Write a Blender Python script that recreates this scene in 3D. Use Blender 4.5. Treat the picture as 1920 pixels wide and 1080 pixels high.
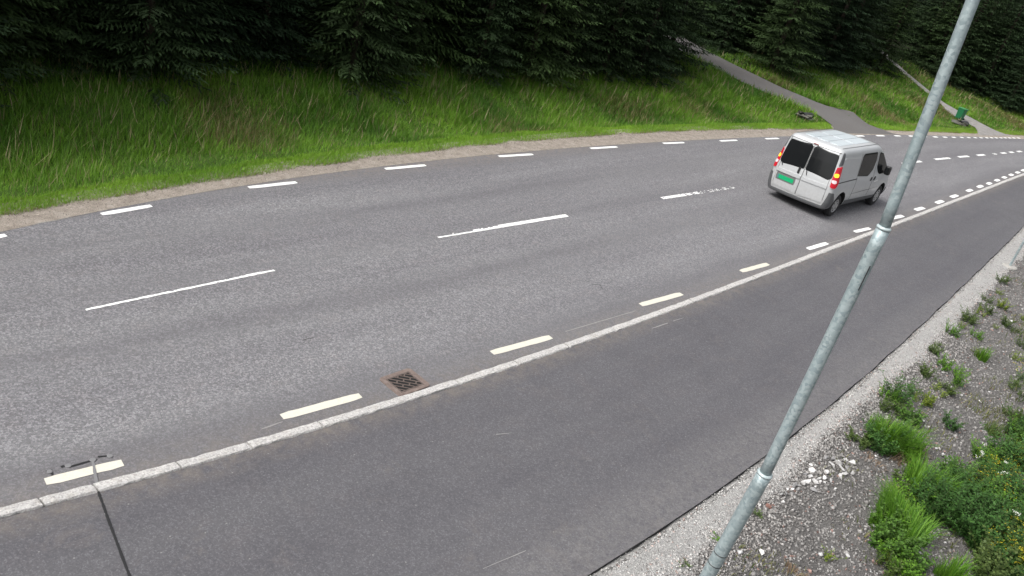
import bpy, bmesh, math, random
import numpy as np
from mathutils import Vector, Matrix, noise as mnoise

random.seed(7)
RNG = np.random.default_rng(11)
for o in list(bpy.data.objects):
    bpy.data.objects.remove(o)
sc = bpy.context.scene
COL = sc.collection

# ------------------------------------------------------------------ camera
FOC, PIT, ROL, CAMH = 1.65, 0.46015, 0.27361, 6.5
_u = np.array([0, -math.cos(PIT), -math.sin(PIT)])
_c, _s = math.cos(ROL), math.sin(ROL)
UPV = np.array([_c * _u[0] - _s * _u[1], _s * _u[0] + _c * _u[1], _u[2]])
E1 = np.array([1.0, 0, 0]) - UPV * UPV[0]
E1 /= np.linalg.norm(E1)
E2 = np.cross(UPV, E1)
cam_d = bpy.data.cameras.new('camera')
cam = bpy.data.objects.new('camera', cam_d)
COL.objects.link(cam)
cam_d.sensor_width = 36.0
cam_d.lens = FOC * 18.0
cam_d.clip_start, cam_d.clip_end = 0.1, 4000
_w = lambda a: Vector((float(np.dot(a, E1)), float(np.dot(a, E2)), float(np.dot(a, UPV))))
_r, _up, _bk = _w(np.array([1.0, 0, 0])), _w(np.array([0, -1.0, 0])), _w(np.array([0, 0, -1.0]))
cam.matrix_world = Matrix(((_r.x, _up.x, _bk.x, 0), (_r.y, _up.y, _bk.y, 0), (_r.z, _up.z, _bk.z, CAMH), (0, 0, 0, 1)))
sc.camera = cam

# ------------------------------------------------------------------ sky, sun, exposure
SUN_EL, SUN_AZ = math.radians(52), math.radians(205)     # azimuth of the sun measured from +X
world = bpy.data.worlds.new('World')
sc.world = world
world.use_nodes = True
wn = world.node_tree.nodes
wl = world.node_tree.links
sky = wn.new('ShaderNodeTexSky')
sky.sky_type = 'NISHITA'
sky.sun_disc = False
sky.sun_elevation = SUN_EL
sky.sun_rotation = math.radians(90) - SUN_AZ
sky.air_density, sky.dust_density, sky.ozone_density = 1.0, 6.0, 1.0
hsv = wn.new('ShaderNodeHueSaturation')
hsv.inputs['Saturation'].default_value = 0.22
wl.new(sky.outputs[0], hsv.inputs['Color'])
wl.new(hsv.outputs[0], wn['Background'].inputs[0])
wn['Background'].inputs[1].default_value = 0.12
sun_d = bpy.data.lights.new('sun', 'SUN')
sun_d.energy, sun_d.angle, sun_d.color = 1.3, math.radians(28), (1.0, 0.965, 0.92)
sun = bpy.data.objects.new('sun', sun_d)
COL.objects.link(sun)
_sd = Vector((math.cos(SUN_AZ) * math.cos(SUN_EL), math.sin(SUN_AZ) * math.cos(SUN_EL), math.sin(SUN_EL)))
sun.rotation_euler = _sd.to_track_quat('Z', 'Y').to_euler()
sc.view_settings.view_transform = 'Standard'
sc.view_settings.look = 'None'
sc.view_settings.exposure = 0.77
sc.view_settings.gamma = 1.0
sc.cycles.max_bounces = 6

# ------------------------------------------------------------------ plan coordinates: s along the road, d across it
CC, RR, A0 = np.array([99.97, -73.74]), 135.953, 2.411415


def W2(s, d):
    a = A0 - np.asarray(s, float) / RR
    r = RR + np.asarray(d, float)
    return CC[0] + r * np.cos(a), CC[1] + r * np.sin(a)


def SD(x, y):
    gx, gy = np.asarray(x) - CC[0], np.asarray(y) - CC[1]
    return (A0 - np.arctan2(gy, gx)) * RR, np.hypot(gx, gy) - RR


def tangent(s):
    a = A0 - s / RR
    return Vector((math.sin(a), -math.cos(a), 0))


def curve(pts, slope_l=0.0, slope_r=0.0, deg=5):
    p = np.array(pts)
    co = np.polyfit(p[:, 0], p[:, 1], deg)
    lo, hi = p[:, 0].min(), p[:, 0].max()

    def fn(s):
        s = np.asarray(s, float)
        v = np.polyval(co, np.clip(s, lo, hi))
        return v + np.minimum(s - lo, 0) * slope_l + np.maximum(s - hi, 0) * slope_r
    return fn


dFE = curve([(-7.4, -.02), (-5.8, .09), (-2.9, .32), (-.6, .36), (1.7, .35), (5, .34), (8.7, .28), (12, .2), (16, .16), (20, .2), (27.4, .34), (30.7, .42), (36, .56), (41.2, .85)], .1, .07)
dGO = curve([(-7.2, .36), (-5.6, .42), (-2.7, .56), (-.4, .66), (5.5, .84), (13, .88), (17, .82), (28.3, .76), (31.3, .76), (36.1, .95), (41, 1.3)], .08, .07)
dK = curve([(-9.9, -5.5), (-9.04, -5.7), (-7.8, -5.93), (-6.5, -6.13), (-4.2, -6.41), (-2.6, -6.54), (.3, -6.69), (3.5, -6.78), (7.4, -6.75), (12.2, -6.52), (13.9, -6.42), (20.5, -5.8), (22.9, -5.48), (30.25, -4.27)], -.18, .1)
dPE = curve([(-5.63, -9.6), (-3.9, -9.78), (-1.66, -9.9), (1.45, -9.91), (5.07, -9.79), (8.85, -9.5), (13.7, -9.0), (18.8, -8.2), (20.9, -7.86)], -.09, .15, 4)
PATH_Z = 0.10
SIDE_S, DRIVE_S = 25.4, 38.9


def Hfar(s, d):
    """height of the far bank: shoulder, shallow ditch, then a bank that rises into the trees"""
    s = np.asarray(s, float)
    e = np.asarray(d, float) - dFE(s)
    ditch = np.interp(e, [0, .5, 1.2, 2.0, 2.8, 3.6, 5, 9, 16, 40, 120], [-.012, -.02, -.07, -.26, -.22, -.02, .2, .75, 1.9, 5, 11])
    ramp = np.interp(e, [0, .5, 2.0, 3.6, 5, 9, 16, 40, 120], [-.012, -.01, .02, .08, .2, .7, 1.85, 5, 11])
    k = np.maximum(np.clip(1.9 - np.abs(s - SIDE_S) / 1.6, 0, 1), np.clip(1.9 - np.abs(s - DRIVE_S - .4 * np.maximum(e - 1, 0)) / 1.5, 0, 1))
    k = k * k * (3 - 2 * k)
    return ditch * (1 - k) + ramp * k


def Hnear(s, d):
    e = dPE(s) - np.asarray(d, float)
    return .07 - .07 * np.minimum(e, .8) - .14 * np.clip(e - .8, 0, 6) - .03 * np.maximum(e - 6.8, 0)


def H(x, y):
    s, d = SD(x, y)
    return np.where(d > dFE(s), Hfar(s, d), np.where(d < dPE(s), Hnear(s, d), np.where(d < dK(s), PATH_Z, 0.0)))


def rayv(u, v):
    d = np.array([(u - 960) / 960, (v - 540) / 960, FOC])
    return np.array([d @ E1, d @ E2, d @ UPV])


def at(u, v, z=0.0):
    d = rayv(u, v)
    t = (z - CAMH) / d[2]
    return Vector((d[0] * t, d[1] * t, z))


def hit(u, v):
    """photo pixel to the point where its ray meets the terrain"""
    d = rayv(u, v)
    d /= np.linalg.norm(d)
    t = np.linspace(3, 260, 9000)
    x, y, z = d[0] * t, d[1] * t, CAMH + d[2] * t
    g = z - H(x, y)
    i = int(np.argmax(g < 0))
    a = g[i - 1] / (g[i - 1] - g[i])
    tt = t[i - 1] + a * (t[i] - t[i - 1])
    return Vector((d[0] * tt, d[1] * tt, float(H(d[0] * tt, d[1] * tt))))


# ------------------------------------------------------------------ object helpers
def link(o, parent=None):
    COL.objects.link(o)
    if parent is not None:
        o.parent = parent
    return o


def tag(o, label=None, cat=None, group=None, kind=None):
    for k, v in (('label', label), ('category', cat), ('group', group), ('kind', kind)):
        if v:
            o[k] = v
    return o


def empty(name, loc=(0, 0, 0), rz=0.0, **kw):
    o = bpy.data.objects.new(name, None)
    o.empty_display_size = .2
    o.location = loc
    o.rotation_euler = (0, 0, rz)
    return tag(link(o), **kw)


def mesh(name, verts, faces, mat, parent=None, smooth=False, uv=None, col=None):
    me = bpy.data.meshes.new(name)
    me.from_pydata([tuple(v) for v in verts], [], faces)
    if uv is not None:
        lay = me.uv_layers.new(name='sd')
        idx = np.zeros(len(me.loops), np.int32)
        me.loops.foreach_get('vertex_index', idx)
        lay.data.foreach_set('uv', np.asarray(uv, np.float32)[idx].ravel())
    for m in (mat if isinstance(mat, (list, tuple)) else [mat]):
        me.materials.append(m)
    if smooth:
        me.polygons.foreach_set('use_smooth', [True] * len(me.polygons))
    o = bpy.data.objects.new(name, me)
    return link(o, parent)


def fast_mesh(name, V, T, mat, parent=None, colors=None, smooth=False):
    """V (n,3) and T (m,3) arrays to one mesh object, colours per vertex"""
    me = bpy.data.meshes.new(name)
    n, m = len(V), len(T)
    me.vertices.add(n)
    me.vertices.foreach_set('co', np.asarray(V, np.float32).ravel())
    me.loops.add(m * 3)
    me.loops.foreach_set('vertex_index', np.asarray(T, np.int32).ravel())
    me.polygons.add(m)
    me.polygons.foreach_set('loop_start', np.arange(0, m * 3, 3, dtype=np.int32))
    if colors is not None:
        a = me.color_attributes.new('Col', 'FLOAT_COLOR', 'POINT')
        c4 = np.ones((n, 4), np.float32)
        c4[:, :3] = colors
        a.data.foreach_set('color', c4.ravel())
    me.update(calc_edges=True)
    me.validate()
    if smooth:
        me.polygons.foreach_set('use_smooth', np.ones(m, bool))
    me.materials.append(mat)
    o = bpy.data.objects.new(name, me)
    return link(o, parent)


def bm_obj(name, bm, mat, parent=None, smooth=False):
    me = bpy.data.meshes.new(name)
    bm.normal_update()
    bm.to_mesh(me)
    bm.free()
    for m in (mat if isinstance(mat, (list, tuple)) else [mat]):
        me.materials.append(m)
    if smooth:
        me.polygons.foreach_set('use_smooth', [True] * len(me.polygons))
    return link(bpy.data.objects.new(name, me), parent)


def bm_box(bm, lo, hi, bevel=0.0):
    r = bmesh.ops.create_cube(bm, size=1)
    for v in r['verts']:
        v.co = Vector([lo[i] + (v.co[i] + .5) * (hi[i] - lo[i]) for i in range(3)])
    if bevel:
        es = list({e for v in r['verts'] for e in v.link_edges})
        bmesh.ops.bevel(bm, geom=es, offset=bevel, segments=2, affect='EDGES', profile=.6)
    return bm


def tube(bm, pts, rad, n=12, caps=True):
    pts = [Vector(p) for p in pts]
    rad = rad if isinstance(rad, (list, tuple)) else [rad] * len(pts)
    rings = []
    ref = None
    for i, p in enumerate(pts):
        t = (pts[min(i + 1, len(pts) - 1)] - pts[max(i - 1, 0)])
        t = t.normalized() if t.length > 1e-9 else Vector((0, 0, 1))
        if ref is None:
            ref = Vector((1, 0, 0)) if abs(t.x) < .8 else Vector((0, 1, 0))
        a = t.cross(ref).normalized()
        b = t.cross(a)
        rings.append([bm.verts.new(p + (a * math.cos(2 * math.pi * k / n) + b * math.sin(2 * math.pi * k / n)) * rad[i]) for k in range(n)])
    for i in range(len(rings) - 1):
        for k in range(n):
            bm.faces.new((rings[i][k], rings[i][(k + 1) % n], rings[i + 1][(k + 1) % n], rings[i + 1][k]))
    if caps:
        bm.faces.new(rings[0][::-1])
        bm.faces.new(rings[-1])
    return bm


# ------------------------------------------------------------------ materials
class NT:
    def __init__(self, name):
        self.m = bpy.data.materials.new(name)
        self.m.use_nodes = True
        self.t = self.m.node_tree
        self.b = self.t.nodes['Principled BSDF']

    def n(self, typ, **kw):
        nd = self.t.nodes.new('ShaderNode' + typ)
        for k, v in kw.items():
            if k in nd.inputs.keys():
                nd.inputs[k].default_value = v
            else:
                setattr(nd, k, v)
        return nd

    def l(self, a, b):
        self.t.links.new(a, b)

    def noise(self, vec, scale, detail=3, rough=.55, dist=0.0):
        nd = self.n('TexNoise', Scale=scale, Detail=detail, Roughness=rough, Distortion=dist)
        self.l(vec, nd.inputs['Vector'])
        return nd.outputs['Fac']

    def ramp(self, fac, stops, interp='LINEAR'):
        nd = self.n('ValToRGB')
        nd.color_ramp.interpolation = interp
        els = nd.color_ramp.elements
        while len(els) < len(stops):
            els.new(.5)
        for e, (p, c) in zip(els, stops):
            e.position = p
            e.color = (c, c, c, 1) if isinstance(c, (int, float)) else tuple(c) + (1,)
        self.l(fac, nd.inputs[0])
        return nd.outputs[0]

    def mix(self, fac, a, b, mode='MIX'):
        nd = self.n('Mix', data_type='RGBA', blend_type=mode)
        for i, v in ((0, fac), (6, a), (7, b)):
            if hasattr(v, 'is_output'):
                self.l(v, nd.inputs[i])
            elif i == 0:
                nd.inputs[0].default_value = v
            else:
                nd.inputs[i].default_value = (v, v, v, 1) if isinstance(v, (int, float)) else tuple(v) + (1,)
        return nd.outputs[2]

    def math(self, op, a, b=0.0):
        nd = self.n('Math', operation=op)
        for i, v in ((0, a), (1, b)):
            if hasattr(v, 'is_output'):
                self.l(v, nd.inputs[i])
            else:
                nd.inputs[i].default_value = v
        return nd.outputs[0]

    def map(self, v, a, b, c=0.0, d=1.0):
        nd = self.n('MapRange')
        nd.clamp = True
        self.l(v, nd.inputs[0])
        for i, q in enumerate((a, b, c, d)):
            nd.inputs[i + 1].default_value = q
        return nd.outputs[0]

    def bump(self, h, strength=.3, dist=.01):
        nd = self.n('Bump', Strength=strength, Distance=dist)
        self.l(h, nd.inputs['Height'])
        self.l(nd.outputs[0], self.b.inputs['Normal'])

    def out(self, color=None, rough=.8, metal=0.0, spec=.5):
        if color is not None:
            if hasattr(color, 'is_output'):
                self.l(color, self.b.inputs['Base Color'])
            else:
                self.b.inputs['Base Color'].default_value = tuple(color) + (1,)
        if hasattr(rough, 'is_output'):
            self.l(rough, self.b.inputs['Roughness'])
        else:
            self.b.inputs['Roughness'].default_value = rough
        self.b.inputs['Metallic'].default_value = metal
        self.b.inputs['Specular IOR Level'].default_value = spec
        return self.m

    @property
    def pos(self):
        return self.n('NewGeometry').outputs['Position']

    def obj(self):
        return self.n('TexCoord').outputs['Object']

    def sd(self):
        u = self.n('UVMap', uv_map='sd')
        x = self.n('SeparateXYZ')
        self.l(u.outputs[0], x.inputs[0])
        return x.outputs[0], x.outputs[1], u.outputs[0]


def plain(name, col, rough=.6, metal=0.0, spec=.5, var=.12, scale=30.0):
    t = NT(name)
    c = t.mix(t.noise(t.pos, scale), tuple(v * (1 - var) for v in col), tuple(min(1, v * (1 + var)) for v in col))
    return t.out(c, rough, metal, spec)


def mat_asphalt(name, dark, light, contrast, tone, kind):
    """kind 'road': v is metres from the kerb; 'path': v is metres from the kerb, 'side': no bands"""
    t = NT(name)
    p = t.pos
    vor = t.n('TexVoronoi', Scale=46.0 if kind == 'road' else 60.0)
    t.l(p, vor.inputs['Vector'])
    bw = t.n('SeparateColor')
    t.l(vor.outputs['Color'], bw.inputs[0])
    vor2 = t.n('TexVoronoi', Scale=110.0)
    t.l(p, vor2.inputs['Vector'])
    bw2 = t.n('SeparateColor')
    t.l(vor2.outputs['Color'], bw2.inputs[0])
    g = t.math('ADD', t.math('MULTIPLY', bw.outputs[0], .6), t.math('MULTIPLY', bw2.outputs[1], .4))
    fleck = t.ramp(g, [(0, .0), (.35, .22), (.62, .45), (.8, .95), (1, 1.0)] if kind == 'road' else [(0, .18), (.45, .38), (.7, .55), (.84, .95), (1, 1.0)])
    base = t.mix(fleck, dark, light)
    flat = tuple(d * .58 + l * .42 for d, l in zip(dark, light))
    s, v, uv = t.sd()
    big = t.noise(p, .55, 4, .6)
    mid = t.noise(p, 3.2, 5, .65)
    if kind == 'road':
        wob = t.math('ADD', v, t.math('MULTIPLY', t.math('SUBTRACT', t.noise(p, .8, 2), .5), .5))
        vv = t.map(wob, 0.0, 7.2)
        # worn wheel tracks carry bare bright aggregate; the strips between are smoother and darker
        tr = t.ramp(vv, [(0, 0), (.09, .05), (.17, 1), (.27, .8), (.35, .15), (.45, .95), (.54, .3), (.62, .8), (.72, .2), (.82, .8), (.93, .0)])
        amt = t.math('MULTIPLY', t.math('ADD', t.math('MULTIPLY', tr, .7), .3), t.map(big, .25, .75, .8, 1.1))
        base = t.mix(amt, flat, base)
        base = t.mix(t.math('MULTIPLY', tr, .32), base, tuple(min(1, q * 1.4) for q in flat))
        base = t.mix(t.math('MULTIPLY', t.map(tr, .45, .0), .3), base, t.mix(1.0, base, (.72, .71, .73), 'MULTIPLY'))
    else:
        base = t.mix(contrast, flat, base)
    if kind == 'side':
        lane = big
    else:
        mp = t.n('Mapping')
        mp.inputs['Scale'].default_value = (.12, 1.5, 1)
        t.l(uv, mp.inputs[0])
        lane = t.noise(mp.outputs[0], 1.0, 4, .6)
    base = t.mix(t.map(lane, .32, .68), base, t.mix(1.0, base, tone, 'MULTIPLY'))
    base = t.mix(t.math('MULTIPLY', t.map(mid, .52, .75), .35), base, t.mix(1.0, base, (1.22, 1.14, 1.08), 'MULTIPLY'))
    if kind in ('road', 'path'):
        # sand and grit lying along the kerb
        n2 = t.noise(p, 7.0, 5, .7)
        reach = .62 if kind == 'road' else .42
        grit = t.math('MULTIPLY', t.map(v, .04, reach, 1, 0), t.map(n2, .35, .68))
        base = t.mix(t.math('MULTIPLY', grit, .62 if kind == 'road' else .75), base, (.19, .165, .14))
    if kind == 'path':
        n3 = t.noise(p, 2.2, 6, .75, .6)
        base = t.mix(t.map(n3, .58, .8, 0, .5), base, (.2, .18, .165))
        n4 = t.noise(p, 1.1, 5, .7)
        base = t.mix(t.map(n4, .45, .62, 0, .35), base, t.mix(1.0, base, (.78, .78, .80), 'MULTIPLY'))
        dotv = t.n('TexVoronoi', Scale=6.0)
        t.l(p, dotv.inputs['Vector'])
        base = t.mix(t.map(dotv.outputs['Distance'], .06, .035, 0, .55), base, (.30, .29, .28))
        edge = t.math('MULTIPLY', t.map(v, 2.35, 3.0), t.map(t.noise(p, 16, 4, .8), .35, .62))
        base = t.mix(t.math('MULTIPLY', edge, .3), base, (.23, .22, .21))
    if kind == 'road':
        fe = t.math('MULTIPLY', t.map(v, 6.4, 6.95), t.map(t.noise(p, 9, 4, .7), .38, .65))
        base = t.mix(t.math('MULTIPLY', fe, .5), base, (.24, .20, .16))
    t.bump(t.math('ADD', t.math('MULTIPLY', bw.outputs[0], .5), t.math('MULTIPLY', bw2.outputs[1], .5)), .35 if kind == 'road' else .18, .008)
    return t.out(base, .82, 0, .35)


M = {}
M['road'] = mat_asphalt('road_asphalt', (.044, .0437, .0468), (.335, .333, .345), .5, (.80, .79, .81), 'road')
M['path'] = mat_asphalt('path_asphalt', (.052, .051, .0555), (.165, .163, .174), .75, (.84, .835, .86), 'path')
M['side'] = mat_asphalt('side_asphalt', (.07, .067, .068), (.2, .195, .19), .4, (.9, .88, .86), 'side')


def mat_paint(name, col, worn=.25):
    t = NT(name)
    n = t.noise(t.pos, 60, 4, .7)
    big = t.noise(t.pos, 9, 4, .7)
    c = t.mix(t.map(n, .5, .75, 0, worn), col, tuple(v * .45 for v in col))
    c = t.mix(t.map(big, .52, .8, 0, worn), c, tuple(v * .7 for v in (col[0], col[1], col[2] * .85)))
    t.bump(n, .2, .004)
    return t.out(c, .6)


M['white_line'] = mat_paint('white_line_paint', (.80, .80, .79), .15)
M['cream_line'] = mat_paint('cream_line_paint', (.61, .585, .505), .4)
M['faint_line'] = mat_paint('faint_line_paint', (.24, .235, .23), .3)


def mat_granite():
    t = NT('kerb_granite')
    p = t.pos
    vor = t.n('TexVoronoi', Scale=70.0)
    t.l(p, vor.inputs['Vector'])
    b = t.n('SeparateColor')
    t.l(vor.outputs['Color'], b.inputs[0])
    c = t.ramp(b.outputs[0], [(0, (.30, .29, .28)), (.25, (.40, .39, .38)), (.6, (.48, .47, .46)), (1, (.58, .57, .55))])
    inf = t.n('ObjectInfo')
    c = t.mix(t.map(inf.outputs['Random'], 0, 1, 0, .35), c, t.mix(1.0, c, (.82, .82, .84), 'MULTIPLY'))
    c = t.mix(t.map(t.noise(p, 12, 5, .7), .5, .72, 0, .5), c, (.36, .33, .29))
    t.bump(t.noise(p, 45, 5, .7), .7, .02)
    return t.out(c, .85)


M['granite'] = mat_granite()
M['seal'] = plain('joint_sealant', (.012, .012, .013), .55)
M['crack'] = plain('crack_dirt', (.05, .05, .052), .9)
M['edge'] = plain('broken_asphalt_edge', (.03, .03, .031), .9)
M['sensor'] = plain('sensor_resin', (.17, .17, .175), .7, scale=80)


def mat_ground(name, stops, scale, bump=.6, fine=40.0):
    t = NT(name)
    p = t.pos
    n = t.noise(p, scale, 6, .7)
    c = t.ramp(n, stops)
    f = t.noise(p, fine, 3, .7)
    c = t.mix(t.map(f, .3, .7), t.mix(1.0, c, .6, 'MULTIPLY'), t.mix(1.0, c, 1.25, 'MULTIPLY'))
    t.bump(f, bump, .03)
    return t.out(c, .95, 0, .2)


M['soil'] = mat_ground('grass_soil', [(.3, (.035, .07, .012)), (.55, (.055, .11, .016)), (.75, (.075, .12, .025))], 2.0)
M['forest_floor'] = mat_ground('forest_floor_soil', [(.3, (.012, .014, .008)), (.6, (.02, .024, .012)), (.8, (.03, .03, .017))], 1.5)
M['far_gravel'] = mat_ground('shoulder_gravel_sand', [(.25, (.20, .175, .15)), (.5, (.33, .29, .25)), (.75, (.43, .395, .35))], 5.0, .8, 55)
M['bank'] = mat_ground('bank_grit', [(.3, (.142, .136, .131)), (.55, (.19, .183, .177)), (.8, (.235, .227, .22))], 2.5, 1.0, 90)
M['light_gravel'] = mat_ground('light_gravel_grit', [(.25, (.30, .295, .285)), (.5, (.40, .395, .385)), (.8, (.47, .465, .455))], 6.0, .9, 80)
M['drive_gravel'] = mat_ground('driveway_gravel', [(.3, (.22, .21, .20)), (.6, (.30, .29, .28)), (.8, (.36, .35, .33))], 3.0, .6, 50)


def mat_attr(name, rough=.7, trans=0.0, spec=.3, per_object=False):
    t = NT(name)
    a = t.n('Attribute', attribute_name='Col')
    c = a.outputs['Color']
    if per_object:                                   # trees differ a little in tone from one to the next
        inf = t.n('ObjectInfo')
        c = t.mix(inf.outputs['Random'], t.mix(1.0, c, (.75, .8, .9), 'MULTIPLY'), t.mix(1.0, c, (1.9, 1.65, 1.3), 'MULTIPLY'))
    if trans:
        tr = t.n('BsdfTranslucent')
        t.l(c, tr.inputs[0])
        t.out(c, rough, 0, spec)
        mx = t.n('MixShader')
        mx.inputs[0].default_value = trans
        t.l(t.b.outputs[0], mx.inputs[1])
        t.l(tr.outputs[0], mx.inputs[2])
        t.l(mx.outputs[0], t.t.nodes['Material Output'].inputs[0])
        return t.m
    return t.out(c, rough, 0, spec)


M['blade'] = mat_attr('leaf_blade', .55, .3)
M['stone'] = mat_attr('loose_stone', .85, 0, .25)


def mat_galv():
    t = NT('galvanised_steel')
    p = t.obj()
    vor = t.n('TexVoronoi', Scale=34.0)
    t.l(p, vor.inputs['Vector'])
    b = t.n('SeparateColor')
    t.l(vor.outputs['Color'], b.inputs[0])
    n = t.noise(p, 5.0, 5, .7)
    c = t.mix(b.outputs[0], (.21, .265, .28), (.42, .485, .495))
    c = t.mix(t.map(n, .3, .7, 0, .6), c, (.30, .37, .385))
    c = t.mix(t.map(t.noise(p, 30, 4, .8), .66, .74, 0, .8), c, (.50, .55, .55))
    t.l(t.map(n, .3, .7, .38, .6), t.b.inputs['Roughness'])
    t.bump(n, .08, .01)
    t.l(c, t.b.inputs['Base Color'])
    t.b.inputs['Metallic'].default_value = .35
    return t.m


M['galv'] = mat_galv()
M['galv_edge'] = plain('bright_weld_edge', (.40, .47, .48), .5, .2)
M['iron'] = None


def mat_rust(name, k):
    t = NT(name)
    n = t.noise(t.pos, 14, 5, .7)
    f = t.noise(t.pos, 90, 3, .7)
    c = t.ramp(n, [(.3, (.085 * k, .062 * k, .055 * k)), (.55, (.13 * k, .102 * k, .09 * k)), (.75, (.17 * k, .14 * k, .125 * k))])
    c = t.mix(t.map(f, .3, .7), t.mix(1.0, c, .72, 'MULTIPLY'), c)
    t.bump(f, .4, .006)
    return t.out(c, .8, .15)


M['iron'] = mat_rust('rusty_cast_iron', 1.1)
M['iron_frame'] = mat_rust('worn_iron_frame', 1.7)
M['hole_shade'] = plain('hole_shade_black', (.006, .006, .006), .9)  # near-black that paints the shade inside openings
M['concrete'] = plain('grey_concrete', (.33, .32, .30), .9, scale=12, var=.25)
M['pipe'] = plain('dark_pipe_plastic', (.03, .03, .032), .5)
M['bark'] = mat_ground('spruce_bark', [(.3, (.035, .028, .022)), (.6, (.07, .055, .045)), (.8, (.11, .09, .075))], 6, .9, 30)
M['needles'] = mat_attr('spruce_needles', .7, .12, .2, True)

# ------------------------------------------------------------------ setting: ground sheets in road coordinates
def strip(name, s_vals, lanes, zfn, mat, ref=None, kind='structure', parent=None):
    """sheet between curves; lanes is a list of functions d(s); uv = (s, distance from ref curve)"""
    verts, uv, faces = [], [], []
    m = len(lanes)
    for s in s_vals:
        for f in lanes:
            d = float(f(s))
            x, y = W2(s, d)
            verts.append((float(x), float(y), float(zfn(s, d))))
            uv.append((s, d - float(ref(s)) if ref else d))
    for i in range(len(s_vals) - 1):
        for j in range(m - 1):
            a = i * m + j
            faces.append((a, a + m, a + m + 1, a + 1))
    o = mesh(name, verts, faces, mat, parent, uv=uv)
    if kind:
        o['kind'] = kind
    return o


def lerp(f, g, k):
    return lambda s: f(s) * (1 - k) + g(s) * k


S_ROAD = np.arange(-40, 121, .5)
road = strip('road', S_ROAD, [lerp(dK, dFE, k) for k in np.linspace(0, 1, 9)], lambda s, d: 0.0, M['road'], dK)
path = strip('path', S_ROAD, [lambda s: dK(s) - .07] + [lerp(dK, dPE, k) for k in np.linspace(.15, .85, 5)] + [lambda s: dPE(s) + .0 + .006 * math.sin(s * 3.1) + .006 * math.sin(s * 9.7 + 1)],
             lambda s, d: PATH_Z, M['path'], lambda s: -dK(s))
# uv v on the path must be the distance from the kerb, growing outwards
_lay = path.data.uv_layers['sd']
_uv = np.zeros(len(_lay.data) * 2, np.float32)
_lay.data.foreach_get('uv', _uv)
_uv = _uv.reshape(-1, 2)
_vi = np.zeros(len(path.data.loops), np.int32)
path.data.loops.foreach_get('vertex_index', _vi)
_co = np.zeros(len(path.data.vertices) * 3, np.float32)
path.data.vertices.foreach_get('co', _co)
_co = _co.reshape(-1, 3)[_vi]
_ss, _dd = SD(_co[:, 0], _co[:, 1])
_uv[:, 1] = dK(_ss) - _dd
_lay.data.foreach_set('uv', _uv.ravel())
# the path's broken outer edge: a thin vertical face of asphalt
ev, ef = [], []
sv = np.arange(-30, 60, .06)
for i, s in enumerate(sv):
    j = .006 * math.sin(s * 3.1) + .006 * math.sin(s * 9.7 + 1)
    x, y = W2(s, float(dPE(s)) + j + random.uniform(-.004, .004))
    ev += [(float(x), float(y), PATH_Z - .0005), (float(x), float(y), -.06)]
    if i:
        ef.append((2 * i - 2, 2 * i, 2 * i + 1, 2 * i - 1))
mesh('path_edge', ev, ef, M['edge'], path)

S_FAR = np.concatenate([np.arange(-40, 75, .5), np.arange(75, 125, 2.0)])
far_lanes = [(lambda s, e=e: dFE(s) + e) for e in (0, .25, .5, .8, 1.2, 1.6, 2, 2.4, 2.8, 3.2, 3.6, 4.2, 5, 6, 7.5, 9, 12, 16, 22, 30, 40, 60, 90, 120)]


def grass_far_z(s, d):
    x, y = W2(s, d)
    e = d - float(dFE(s))
    return float(Hfar(s, d)) + (.05 * mnoise.noise((float(x) * .8, float(y) * .8, 0)) * min(1, max(0, e - .8)))


shoulder = strip('gravel_shoulder', S_FAR[:-20], [(lambda s, k=k: dFE(s) - .12 + k * (dGO(s) - dFE(s) + .55)) for k in (0, .25, .5, .75, 1)],
                 lambda s, d: max(float(Hfar(s, max(d, float(dFE(s))))), -.05) + .016 - .03 * max(0, d - float(dGO(s)) - .1), M['far_gravel'])
grass_bank = strip('grass_bank', S_FAR, far_lanes[:16], lambda s, d: grass_far_z(s, d) - .004, M['soil'])
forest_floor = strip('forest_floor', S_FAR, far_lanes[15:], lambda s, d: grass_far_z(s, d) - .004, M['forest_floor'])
near_lanes = [(lambda s, e=e: dPE(s) + .25 - e) for e in [.2 * q for q in range(28)] + [6, 7, 8, 11, 16, 24, 40]]
gravel_bank = strip('gravel_bank', np.concatenate([np.arange(-40, -9, .8), np.arange(-9, 26, .2), np.arange(26, 90, .8)]), near_lanes,
                    lambda s, d: float(Hnear(s, min(d, float(dPE(s))))) + .025 * mnoise.noise((s * 1.3, d * 1.3, 3.0)) * min(1, max(0, (float(dPE(s)) - d) * 1.2)) - (.05 if d > dPE(s) else 0), M['bank'])


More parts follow.
